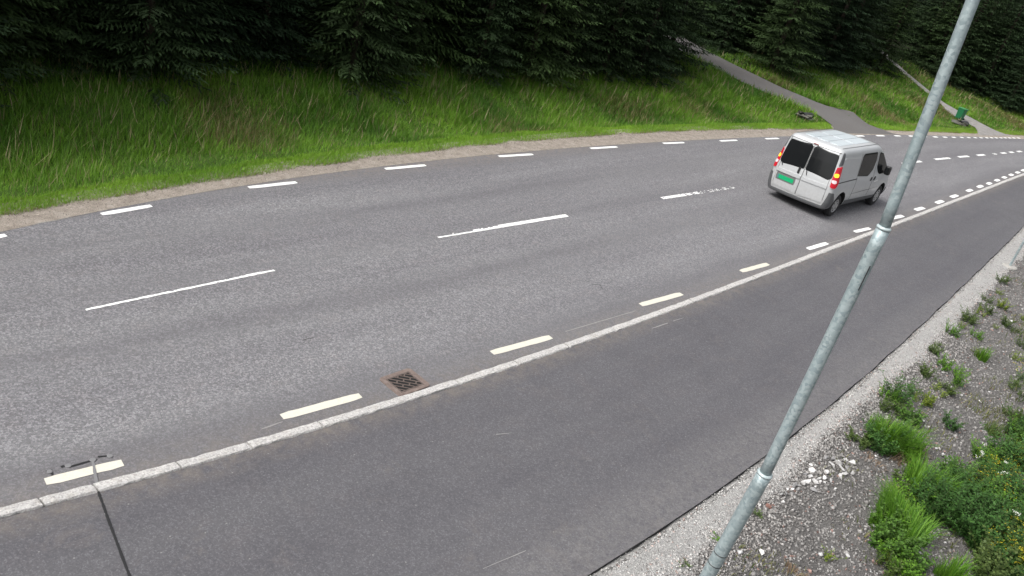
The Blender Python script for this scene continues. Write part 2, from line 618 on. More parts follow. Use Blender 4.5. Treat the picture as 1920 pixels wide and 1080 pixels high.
def side_sheet(name, left_px, right_px, mat, extend=14.0, lift=.02, bend=.1):
    """road sheet draped on the far bank between two edges read from the photograph"""
    L = [hit(*p) for p in left_px]
    R_ = [hit(*p) for p in right_px]

    def resample(pts, n):
        out = []
        seg = [(pts[i + 1] - pts[i]).length for i in range(len(pts) - 1)]
        tot = sum(seg)
        for k in range(n):
            t = tot * k / (n - 1)
            i = 0
            while i < len(seg) - 1 and t > seg[i]:
                t -= seg[i]
                i += 1
            out.append(pts[i].lerp(pts[i + 1], min(1, t / seg[i])))
        return out
    av = ((L[-1] - L[-2]).normalized() + (R_[-1] - R_[-2]).normalized()).normalized()
    away = Vector((av.y, -av.x, 0))                     # the lane bends off to the right once out of sight
    for k in range(1, 7):
        av = (av + away * bend).normalized()
        away = Vector((av.y, -av.x, 0))
        L.append(L[-1] + av * extend / 6 * 1.05)
        R_.append(R_[-1] + av * extend / 6 * .95)
    L, R_ = resample(L, 40), resample(R_, 40)
    verts, faces, uv = [], [], []
    for i in range(40):
        for j in range(7):
            p = L[i].lerp(R_[i], j / 6)
            s, d = SD(p.x, p.y)
            e = d - float(dFE(s))
            z = max(float(Hfar(s, d)), -.02) + lift * min(1, e / .6) + .012 * math.sin(j / 6 * math.pi) if e > 0 else -.01
            verts.append((p.x, p.y, max(z, .006 if e < .3 else -1)))
            uv.append((i, j))
    for i in range(39):
        for j in range(6):
            a = i * 7 + j
            faces.append((a, a + 1, a + 8, a + 7))
    o = mesh(name, verts, faces, mat, uv=uv)
    o['kind'] = 'structure'
    return o, L, R_


side_road, SL, SR = side_sheet('side_road', [(1560, 250), (1564, 239), (1554, 232), (1535, 218), (1513, 205)], [(1690, 253), (1670, 250), (1626, 234), (1593, 217), (1559, 203)], M['side'], 16, .035)
driveway, DL, DR = side_sheet('driveway', [(1836, 254.5), (1833, 248), (1827, 238.5), (1807, 230), (1789, 219), (1777, 211), (1764, 196)], [(1893, 255.5), (1885, 253), (1862, 244), (1843, 234), (1817, 220), (1795, 208), (1769, 193)], M['drive_gravel'], 10, .035, .0)
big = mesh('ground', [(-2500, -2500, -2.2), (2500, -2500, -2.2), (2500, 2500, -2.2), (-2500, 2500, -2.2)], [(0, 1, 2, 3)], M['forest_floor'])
big['kind'] = 'structure'

# ------------------------------------------------------------------ kerb: one granite stone after another
kerb = empty('kerb', kind='structure')
KW = .13


def kerb_stone(s0, s1, seed):
    rr = random.Random(seed)
    n = max(3, int((s1 - s0) / .07))
    prof = [(-.5, -.05), (-.5, .1), (-.42, .118), (-.15, .122), (.15, .122), (.42, .116), (.5, .095), (.5, -.05)]
    verts, faces = [], []
    tilt = rr.uniform(-.004, .004)
    for i in range(n + 1):
        s = s0 + (s1 - s0) * i / n
        dn = rr.uniform(-.002, .002)
        for k, (a, z) in enumerate(prof):
            jag = rr.uniform(-.005, .005) if 1 <= k <= 6 else 0
            end = .004 if i in (0, n) else 0
            x, y = W2(s, float(dK(s)) + a * KW + jag + dn)
            verts.append((float(x), float(y), z + tilt + (rr.uniform(-.003, .003) if z > 0 else 0) - (end if z > .1 else 0)))
    m = len(prof)
    for i in range(n):
        for k in range(m - 1):
            a = i * m + k
            faces.append((a, a + 1, a + m + 1, a + m))
    faces.append(tuple(range(m)))
    faces.append(tuple(range(n * m + m - 1, n * m - 1, -1)))
    return mesh('kerb_stone', verts, faces, M['granite'], kerb)


joints = [SD(*at(u, v, .11)[:2])[0] for u, v in ((78, 942), (180, 916), (336, 873), (468, 835), (603, 797), (858, 716))]
js = [float(j) for j in joints]
while js[0] > -30:
    js.insert(0, js[0] - random.uniform(.7, 1.1))
while js[-1] < 64:
    js.append(js[-1] + random.uniform(.9, 1.6))
for i in range(len(js) - 1):
    kerb_stone(js[i] + .011, js[i + 1] - .011, i)

# ------------------------------------------------------------------ painted lines: parts of the road
def pline(name, a, b, width, mat, parent, z=.004, jag=.0, n=None, cells=None):
    """painted dash from a to b along the road, slightly rounded ends"""
    a, b = Vector(a), Vector(b)
    t = (b - a)
    L = t.length
    t.normalize()
    q = Vector((-t.y, t.x, 0))
    n = n or max(4, int(L / .12))
    verts, faces = [], []
    for i in range(n + 1):
        k = i / n
        e = min(k, 1 - k) * L
        w = width / 2 * (1 - .22 * max(0, 1 - e / .04))
        p = a + t * (L * k)
        j1, j2 = random.uniform(-jag, jag), random.uniform(-jag, jag)
        verts += [(p + q * (w + j1)).to_tuple()[:2] + (z,), (p - q * (w + j2)).to_tuple()[:2] + (z,)]
        if i:
            faces.append((2 * i - 2, 2 * i - 1, 2 * i + 1, 2 * i))
    return mesh(name, verts, faces, mat, parent)


FAR_DASH = [((-90, 461), (11, 441)), ((190, 402), (284, 386)), ((466, 352), (556, 342)), ((722, 317), (798, 310)), ((935, 293.5), (999, 289.5)), ((1107, 278.5), (1157, 275.5)), ((1243, 269), (1283, 267.5)), ((1350, 264.5), (1382, 263)), ((1435, 260.5), (1460, 259.5)), ((1505, 257.6), (1524, 257)), ((1558, 256), (1576, 255.6)), ((1604, 255), (1620, 255)), ((1643, 254.6), (1658, 254.6)), ((1677, 254.8), (1688, 254.9)), ((1704, 255.2), (1714, 255.4)), ((1728, 256), (1737, 256.2)), ((1749.5, 256.8), (1758, 257)), ((1768, 257.3), (1775.5, 257.4)), ((1785, 257.6), (1791.5, 257.7)), ((1800.5, 257.8), (1806, 257.9)), ((1813.5, 258), (1819, 258.1)), ((1826, 258.2), (1831, 258.3)), ((1837, 258.4), (1842, 258.4)), ((1848, 258.5), (1852.5, 258.5)), ((1857, 258.5), (1861.5, 258.5)), ((1866, 258.6), (1870, 258.6)), ((1875, 258.6), (1879, 258.6)), ((1883, 258.7), (1887, 258.7)), ((1891, 258.8), (1895, 258.8)), ((1899, 258.9), (1903, 258.9)), ((1908, 259), (1912, 259))]
NEAR_DASH = [((-300, 985), (-180, 966)), ((85, 904), (230, 868)), ((528, 782), (676, 742)), ((922, 662), (1033, 632)), ((1201, 572), (1278, 551)), ((1389, 509), (1440, 495)), ((1514, 467), (1551, 456)), ((1602, 435), (1631, 428)), ((1670, 410), (1693, 404.5)), ((1716, 394), (1732, 389.5)), ((1755, 381), (1768, 376.5)), ((1783, 370), (1795, 366)), ((1813, 359), (1822, 355.5)), ((1833, 351.5), (1842, 348)), ((1851, 345.5), (1858, 342.7)), ((1866, 339.5), (1873, 336.8)), ((1880, 334), (1886, 331.6)), ((1893, 329.2), (1899, 326.8)), ((1905, 324.6), (1911, 322.5)), ((1916, 320.6), (1922, 318.4))]
for i, (a, b) in enumerate(FAR_DASH):
    w = .11 if i < 9 else .13
    pline('edge_line_dash', at(*a), at(*b), w, M['white_line'], road, .005, .004)
for i, (a, b) in enumerate(NEAR_DASH):
    pline('edge_line_dash', at(*a), at(*b), .125 if i < 8 else .15, M['cream_line'] if i < 6 else M['white_line'], road, .005, .004)


def worn_dash(a, b, wear, width=.12, z=.005):
    """centre dash ground down by studded tyres: small chips of paint; wear(k, w) gives the chance a chip survives"""
    a, b = at(*a), at(*b)
    t = b - a
    L = t.length
    t.normalize()
    q = Vector((-t.y, t.x, 0))
    n, m = int(L / .045), 5
    verts, faces = [], []
    grid = {}
    for i in range(n + 1):
        for j in range(m + 1):
            p = a + t * (L * i / n + random.uniform(-.008, .008)) + q * ((j / m - .5) * width + random.uniform(-.006, .006))
            grid[i, j] = len(verts)
            verts.append((p.x, p.y, z))
    for i in range(n):
        for j in range(m):
            if random.random() < wear((i + .5) / n, (j + .5) / m):
                faces.append((grid[i, j], grid[i + 1, j], grid[i + 1, j + 1], grid[i, j + 1]))
    return mesh('centre_line_dash', verts, faces, M['white_line'], road)


worn_dash((161, 581), (514, 507), lambda k, w: (1.0 if abs(w - .5) < .22 else (.75 if abs(w - .5) < .3 and random.random() < .35 else 0)) * (.93) if k < .8 else (1 if abs(w - .5) < .25 or (k < .92 and w > .5 and random.random() < .8) else 0), .075)
worn_dash((819, 444), (1063, 404), lambda k, w: 1.0 if (k > .45 or w < .35 + k * .6 + (.25 if .25 < k < .45 and random.random() < .5 else 0)) else .06, .115)
worn_dash((1241, 372), (1377, 351), lambda k, w: .98 if k < .3 else (.72 if k < .5 else (.5 if w < .5 else .22)) * (1.1 if math.sin(k * 60) > -.5 else .3), .12)
for a, b, q in (((1520, 329), (1610, 317.5), .5), ((1692, 307), (1727, 302.6), .9), ((1753, 299), (1781, 296.4), .9), ((1797, 294.5), (1816, 293), 1), ((1832, 291.4), (1846, 290.3), 1), ((1862, 289), (1868, 288.5), .6), ((1877, 287.5), (1886, 286.7), 1), ((1893, 285.9), (1900, 285.3), 1), ((1907, 284.5), (1915, 283.8), .9)):
    worn_dash(a, b, lambda k, w, q=q: q, .14)
CRACKS = []
# faint remains of old thin lines
for a, b, w, par, z in (((1060, 622), (1192, 583), .018, road, .004), ((490, 805), (530, 791), .02, road, .004), ((1550, 457), (1600, 444), .02, road, .004), ((60, 421), (165, 404), .015, road, .004)):
    pline('faint_line', at(*a), at(*b), w, M['faint_line'], par, z, .004)
for a, b, w in (((905, 1067), (986, 1033), .008), ((1222, 616), (1252, 606), .014), ((1262, 602), (1282, 596), .012), ((930, 815), (960, 812), .008)):
    pline('scuff_mark', at(*a, PATH_Z), at(*b, PATH_Z), w, M['faint_line'], path, PATH_Z + .004, w * .35)

for pts in (((1062, 527), (1066, 529), (1071, 532)), ((1095, 527), (1105, 528)), ((1111, 534), (1118, 533), (1125, 535), (1130, 542)), ((569, 638), (578, 635), (590, 633))):
    CRACKS.append(pts)
# saw-cut groove and road sensors at lower left
def ribbon(name, pts, w, mat, parent, z):
    verts, faces = [], []
    for i, p in enumerate(pts):
        t = (pts[min(i + 1, len(pts) - 1)] - pts[max(0, i - 1)]).normalized()
        q = Vector((-t.y, t.x, 0)) * (w * random.uniform(.36, .64))
        verts += [(p.x + q.x, p.y + q.y, z), (p.x - q.x, p.y - q.y, z)]
        if i:
            faces.append((2 * i - 2, 2 * i - 1, 2 * i + 1, 2 * i))
    return mesh(name, verts, faces, mat, parent)


def densify(pts, n):
    out = []
    for i in range(len(pts) - 1):
        for k in range(n):
            out.append(pts[i].lerp(pts[i + 1], k / n))
    return out + [pts[-1]]


ribbon('sealed_groove', densify([at(u, v, PATH_Z) for u, v in ((184, 922), (190, 938), (203, 975), (217, 1012), (232, 1052), (262, 1130))], 14), .024, M['seal'], path, PATH_Z + .005)
ribbon('sealed_groove', densify([at(u, v) for u, v in ((174, 866), (176, 876), (181, 906))], 6), .028, M['sensor'], road, .009)
for pts, w in ((((130, 876), (165, 866), (182, 862)), .022), (((183, 857), (206, 855)), .02), (((86, 885), (98, 882)), .03), (((96, 885), (99, 892)), .02), (((114, 876), (120, 874)), .03)):
    ribbon('sealed_groove', densify([at(*p) for p in pts], 6), w, M['seal'], road, .006)
for pts in CRACKS:
    ribbon('crack', densify([at(*p) for p in pts], 5), .012, M['crack'], road, .004)
for u, v, r in ((93, 885, .028), (128, 874, .03), (174, 863, .032), (206, 856, .03)):
    bm = bmesh.new()
    p = at(u, v)
    tube(bm, [(p.x, p.y, -.02), (p.x, p.y, .009), (p.x, p.y, .011)], [r, r, r * .8], 14)
    bm_obj('sensor_plug', bm, M['sensor'], road)

# ------------------------------------------------------------------ storm drain
dc = at(759, 717)
ds_, dd_ = SD(dc.x, dc.y)
t_ = tangent(float(ds_))
drain = empty('storm_drain', (dc.x, dc.y, 0), math.atan2(t_.y, t_.x) - .05, label='rusty square iron storm drain grate set in the road against the kerb', cat='drain')


def rounded_frame(bm, hx, hy, r, ix, iy, z0, z1):
    """square ring with rounded outer corners and a sloping inner lip"""
    n = 6
    outer, inner = [], []
    for cx, cy, a0 in ((hx - r, hy - r, 0), (-hx + r, hy - r, 90), (-hx + r, -hy + r, 180), (hx - r, -hy + r, 270)):
        for k in range(n + 1):
            a = math.radians(a0 + 90 * k / n)
            outer.append((cx + r * math.cos(a), cy + r * math.sin(a)))
            inner.append((math.copysign(ix, cx), math.copysign(iy, cy)))
    m = len(outer)
    vo = [bm.verts.new((x, y, z0)) for x, y in outer]
    vt = [bm.verts.new((x * .98, y * .98, z1)) for x, y in outer]
    vi = [bm.verts.new((ix * (1 if x > 0 else -1) * 1.0 + x * .0 + random.uniform(-1e-4, 1e-4), iy * (1 if y > 0 else -1) + random.uniform(-1e-4, 1e-4), z1 - .003)) for x, y in inner]
    for k in range(m):
        j = (k + 1) % m
        bm.faces.new((vo[k], vo[j], vt[j], vt[k]))
        bm.faces.new((vt[k], vt[j], vi[j], vi[k]))


GX, GY = .205, .17
bm = bmesh.new()
rounded_frame(bm, .285, .235, .06, GX, GY, -.02, .012)
bm_obj('frame', bm, M['iron_frame'], drain)
mesh('shaft_shade', [(-GX, -GY, .005), (GX, -GY, .005), (GX, GY, .005), (-GX, GY, .005)], [(0, 1, 2, 3)], M['hole_shade'], drain)  # flat black sheet above the road, painted as the shade of the shaft
bm = bmesh.new()
for lo, hi in (((-GX, -GY, .006), (GX, -GY + .022, .0125)), ((-GX, GY - .022, .006), (GX, GY, .0125)), ((-GX, -GY + .022, .006), (-GX + .022, GY - .022, .012)), ((GX - .022, -GY + .022, .006), (GX, GY - .022, .012))):
    bm_box(bm, lo, hi, .0015)
bm_obj('grate_rim', bm, M['iron'], drain)


def slanted_bar(name, c, half, w, z1):
    """bar lying diagonally across the grate, clipped by the caller"""
    u, q = Vector((.7071, -.7071, 0)), Vector((.7071, .7071, 0))
    bm = bmesh.new()
    r = bmesh.ops.create_cube(bm, size=1)
    for v in r['verts']:
        v.co = c + u * (v.co.x * 2 * half) + q * (v.co.y * 2 * w) + Vector((0, 0, .0065 + (v.co.z + .5) * (z1 - .0065)))
    return bm_obj(name, bm, M['iron'], drain)


_q = Vector((.7071, .7071, 0))
_d = Vector((.7071, -.7071, 0))
LX, LY = GX - .02, GY - .02
PITCH = .064
for k in range(-6, 7):
    o = k * PITCH
    # segment of the diagonal line inside the opening
    ts_ = []
    for t in np.linspace(-.4, .4, 801):
        pnt = _q * o + _d * t
        if abs(pnt.x) < LX and abs(pnt.y) < LY:
            ts_.append(t)
    if len(ts_) < 60:
        continue
    a, b = ts_[0], ts_[-1]
    slanted_bar('bar', _q * o + _d * ((a + b) / 2), (b - a) / 2, .0085, .0105)
    t = -.36 + (.085 if k % 2 else 0)
    while t < .36:
        pnt = _q * (o + PITCH / 2) + _d * t
        if abs(pnt.x) < LX and abs(pnt.y) < LY:
            slanted_bar('cross_bar', pnt, .010, PITCH / 2, .0100)
        t += .17
# ------------------------------------------------------------------ lamp posts
def closest_on_ray(u, v, axis_xy):
    d = rayv(u, v)
    h = np.array(d[:2])
    t = float(np.dot(h, axis_xy) / np.dot(h, h))
    return Vector((d[0] * t, d[1] * t, CAMH + d[2] * t))


POLE_BASE = hit(1299, 1128)
_ax = np.array(POLE_BASE[:2])
_j1, _j2, _top = closest_on_ray(1441, 891, _ax), closest_on_ray(1665, 430, _ax), closest_on_ray(1748, 195, _ax)


def straighten(p, k=.7):
    """the joints may stray a little from the straight line between foot and top"""
    t = (p.z - POLE_BASE.z) / (_top.z - POLE_BASE.z)
    q = POLE_BASE.lerp(_top, t)
    return q.lerp(p, k)


J1, J2 = straighten(_j1), straighten(_j2)
DIRT = (_top - J2).normalized()
TOP = J2 + DIRT * (7.6 - J2.z) / DIRT.z


def lamp_post(base, pts, rads, label, detail):
    root = empty('lamp_post', base, label=label, cat='lamp post')
    L = [Vector(p) - Vector(base) for p in pts]
    names = ['lower_section', 'middle_section', 'upper_section']
    for i in range(3):
        bm = bmesh.new()
        a, b = L[i], L[i + 1]
        n = 14
        tube(bm, [a.lerp(b, k / n) for k in range(n + 1)], [rads[i]] * (n + 1), 28)
        bm_obj(names[i], bm, M['galv'], root, True)
        if i < 2:
            bm = bmesh.new()
            d = (b - a).normalized()
            tube(bm, [b - d * .012, b + d * .004, b + d * .016], [rads[i] + .004, rads[i] + .0045, rads[i + 1] + .002], 28)
            bm_obj('joint_ring', bm, M['galv_edge'] if detail else M['galv'], root, True)
    if detail:
        a, b = L[0], L[1]
        d = (b - a).normalized()
        for z in (.36, .44):
            c = a.lerp(b, z)
            bm = bmesh.new()
            tube(bm, [c - d * .005, c + d * .005], [rads[0] + .0025] * 2, 28)
            bm_obj('seam_ring', bm, M['pipe'], root, True)
        # narrow service slot low on the middle section
        a, b = L[1], L[2]
        d = (b - a).normalized()
        c = a.lerp(b, .83)
        tocam = (Vector((0, 0, CAMH)) - (Vector(base) + c))
        tocam -= d * tocam.dot(d)
        tocam.normalize()
        sidev = d.cross(tocam).normalized()
        out = (tocam * .8 + sidev * -.6 * (1 if sidev.dot(_r) < 0 else -1)).normalized()
        bm = bmesh.new()
        tube(bm, [c + out * (rads[1] - .001) - d * .12, c + out * (rads[1] - .001) + d * .12], [.006, .006], 8)
        bm_obj('cable_slot', bm, M['pipe'], root)
    # foundation collar
    bm = bmesh.new()
    tube(bm, [(0, 0, -.5), (0, 0, .03), (0, 0, .06)], [.2, .2, .17], 24)
    bm_obj('foundation', bm, M['concrete'], root)
    # arm and lantern
    e = L[3]
    dirx = Vector((-.7, .7, 0))
    bm = bmesh.new()
    tube(bm, [e, e + Vector((0, 0, .3)) + dirx * .1, e + Vector((0, 0, .4)) + dirx * .5, e + Vector((0, 0, .42)) + dirx * 1.0], rads[2] * .7, 14)
    bm_obj('arm', bm, M['galv'], root, True)
    bm = bmesh.new()
    tube(bm, [e + Vector((0, 0, .42)) + dirx * q for q in (.95, 1.05, 1.4, 1.6, 1.7)], [.05, .09, .12, .1, .04], 14)
    bm_obj('lantern', bm, M['galv'], root, True)
    return root


lamp_post(POLE_BASE, [POLE_BASE - Vector((0, 0, .1)), J1, J2, TOP], [.075, .058, .048], 'tall galvanised steel lamp post with ringed joints crossing the foreground', True)
PB2 = hit(1892, 501)
lamp_post(PB2, [PB2 - Vector((0, 0, .1)), PB2 + Vector((0, 0, 1.9)), PB2 + Vector((0, 0, 4.4)), PB2 + Vector((0, 0, 7.6))], [.031, .030, .026], 'thin grey lamp post with concrete foot at the right edge beside the path', False)

# ------------------------------------------------------------------ van
def carpaint():
    t = NT('silver_car_paint')
    n = t.noise(t.obj(), 3, 3)
    c = t.mix(n, (.46, .475, .485), (.52, .535, .545))
    f = t.noise(t.obj(), 14, 5, .75)
    z = t.n('SeparateXYZ')
    t.l(t.obj(), z.inputs[0])
    dirt = t.math('MULTIPLY', t.map(z.outputs[2], .25, .95, .55, 0), t.map(f, .3, .7))
    c = t.mix(dirt, c, (.25, .235, .215))
    t.l(t.map(f, .3, .7, .28, .42), t.b.inputs['Roughness'])
    t.l(c, t.b.inputs['Base Color'])
    t.b.inputs['Metallic'].default_value = .25
    t.b.inputs['Coat Weight'].default_value = .3
    return t.m


VM = dict(paint=carpaint(), glass=plain('dark_car_glass', (.010, .011, .012), .1, 0, .3), grey=plain('grey_bumper_plastic', (.085, .088, .092), .6, scale=20),
          black=plain('black_trim', (.012, .012, .013), .5), seam=plain('panel_gap', (.13, .13, .13), .7), tyre=plain('tyre_rubber', (.018, .018, .019), .85),
          rim=plain('wheel_cover_silver', (.38, .38, .38), .4, .5), green=plain('green_plate', (.0, .33, .13), .45), well=plain('wheel_well', (.008, .008, .008), .9),
          blue=plain('plate_blue', (.08, .16, .22), .5), chrome=plain('pale_trim', (.75, .75, .73), .35, .3), roof_lit=plain('sky_lit_roof_paint', (.58, .64, .67), .3, .25))  # roof panels: body paint made lighter and bluer, sky light put into the colour


def emis(name, col, e, base):
    t = NT(name)
    t.b.inputs['Base Color'].default_value = tuple(base) + (1,)
    t.b.inputs['Emission Color'].default_value = tuple(col) + (1,)
    t.b.inputs['Emission Strength'].default_value = e
    t.b.inputs['Roughness'].default_value = .2
    return t.m


VM['red'] = emis('red_tail_lens', (.6, .01, .02), .12, (.42, .012, .025))
VM['amber'] = emis('lit_tail_lamp', (1.0, .42, .02), 1.3, (.9, .35, .03))
VM['clear'] = plain('clear_reverse_lens', (.75, .62, .64), .2)

VL, VWID = 4.78, .952
_zs = [.25, .30, .45, .62, .80, 1.0, 1.07, 1.14, 1.30, 1.50, 1.70, 1.80, 1.86, 1.90, 1.93, 1.95]
_hw = [.86, .90, .935, .95, .952, .945, .93, .915, .893, .868, .84, .82, .80, .775, .73, .66]
_xf = [4.66, 4.74, 4.78, 4.78, 4.75, 4.60, 4.50, 4.36, 4.12, 3.86, 3.58, 3.42, 3.32, 3.22, 3.08, 2.9]
_xr = [.02, .0, -.01, -.005, .0, .015, .025, .035, .06, .092, .13, .15, .168, .19, .23, .30]


def vring(t, z):
    """point on the body skin: t 0..1 right side back to front, 1..2 front right to left, 2..3 left side front to back, 3..4 rear left to right"""
    hw, xf, xr = (float(np.interp(z, _zs, a)) for a in (_hw, _xf, _xr))
    rr, rf = .13, .42 * min(1, 1)
    t = t % 4

    def halfw(x):
        k = max(0, (x - 3.2) / 1.6)
        return hw * (1 - .075 * k * k)
    seg = int(t)
    f = t - seg
    if seg in (0, 2):
        if seg == 2:
            f = 1 - f
        x0, x1 = xr + .055 + rr, xf - rf
        x = x0 + (x1 - x0) * f
        return (x, -halfw(x) if seg == 0 else halfw(x))
    if seg == 3:
        # rear: corner arc, slightly bulged face, corner arc
        k = (f - .5) * 2                       # -1 left .. 1 right
        a = abs(k)
        if a < .8:
            y = hw * a / .8 * ((hw - rr) / hw)
            x = xr + .055 * (y / (hw - rr)) ** 2
        else:
            th = (a - .8) / .2 * math.pi / 2
            y = hw - rr + rr * math.sin(th)
            x = xr + .055 + rr * (1 - math.cos(th))
        return (x, -y if k > 0 else y)
    k = (f - .5) * 2                           # front, -1 right .. 1 left
    a = abs(k)
    hf = halfw(xf - rf)
    if a < .55:
        y = a / .55 * (hf - rf)
        x = xf - .10 * (y / max(.01, hf - rf)) ** 2
    else:
        th = (a - .55) / .45 * math.pi / 2
        y = hf - rf + rf * math.sin(th)
        x = xf - .10 - (rf - .10) * (1 - math.cos(th))
    return (x, y if k > 0 else -y)


def roofz(x, y):
    return 1.955 + .025 * (1 - min(1, abs(y) / .66) ** 2) - .012 * ((x - 1.6) / 1.4) ** 2


def vt_of_x(x, z, right=True):
    xf, xr = float(np.interp(z, _zs, _xf)), float(np.interp(z, _zs, _xr))
    x0, x1 = xr + .185, xf - .42
    f = (x - x0) / (x1 - x0)
    return f if right else 3 - f


def side_pt(x, z, right, off):
    xf, xr = float(np.interp(z, _zs, _xf)), float(np.interp(z, _zs, _xr))
    f = (x - xr - .185) / (xf - .42 - xr - .185)
    if f > 1:                                  # wraps on to the rounded nose
        best = min((abs(vring(1 + q / 60, z)[0] - x), q) for q in range(0, 31))[1]
        px_, py_ = vring(1 + best / 60, z)
    else:
        px_, py_ = vring(max(0, f), z)
    return Vector((px_, (py_ - off) * (1 if right else -1), z))


def rear_pt(y, z, off):
    xr, hw = float(np.interp(z, _zs, _xr)), float(np.interp(z, _zs, _hw))
    return Vector((xr + .055 * (y / (hw - .13)) ** 2 - off, y, z))


def scan(poly, v):
    us = []
    n = len(poly)
    for i in range(n):
        (u0, v0), (u1, v1) = poly[i], poly[(i + 1) % n]
        if (v0 - v) * (v1 - v) <= 0 and v0 != v1:
            us.append(u0 + (u1 - u0) * (v - v0) / (v1 - v0))
    return (min(us), max(us)) if us else None


def roundpoly(poly, r, n=4):
    out = []
    m = len(poly)
    for i in range(m):
        p, a, b = Vector(poly[i]), Vector(poly[i - 1]), Vector(poly[(i + 1) % m])
        da, db = (a - p), (b - p)
        k = min(r, da.length * .45, db.length * .45)
        p0, p1 = p + da.normalized() * k, p + db.normalized() * k
        for j in range(n + 1):
            t = j / n
            q = p0 * (1 - t) ** 2 + p * 2 * t * (1 - t) + p1 * t * t
            out.append((q.x, q.y))
    return out


def patch(name, poly, fn, mat, parent, off=.006, r=.0, nu=8, nv=12, base=-.012):
    """panel that follows the body skin: fn(u, v, offset) maps its outline on to the surface"""
    if r:
        poly = roundpoly(poly, r)
    v0, v1 = min(p[1] for p in poly), max(p[1] for p in poly)
    bm = bmesh.new()
    top, bot = [], []
    for i in range(nv + 1):
        v = v0 + (v1 - v0) * min(max(i / nv, .0005), .9995)
        a, b = scan(poly, v)
        top.append([bm.verts.new(fn(a + (b - a) * j / nu, v, off)) for j in range(nu + 1)])
        bot.append([bm.verts.new(fn(a + (b - a) * j / nu, v, base)) if (i in (0, nv) or j in (0, nu)) else None for j in range(nu + 1)])
    for i in range(nv):
        for j in range(nu):
            bm.faces.new((top[i][j], top[i][j + 1], top[i + 1][j + 1], top[i + 1][j]))
        bm.faces.new((top[i][0], top[i + 1][0], bot[i + 1][0], bot[i][0]))
        bm.faces.new((top[i + 1][nu], top[i][nu], bot[i][nu], bot[i + 1][nu]))
    for j in range(nu):
        bm.faces.new((top[0][j + 1], top[0][j], bot[0][j], bot[0][j + 1]))
        bm.faces.new((top[nv][j], top[nv][j + 1], bot[nv][j + 1], bot[nv][j]))
    bmesh.ops.recalc_face_normals(bm, faces=bm.faces)
    return bm_obj(name, bm, mat, parent)


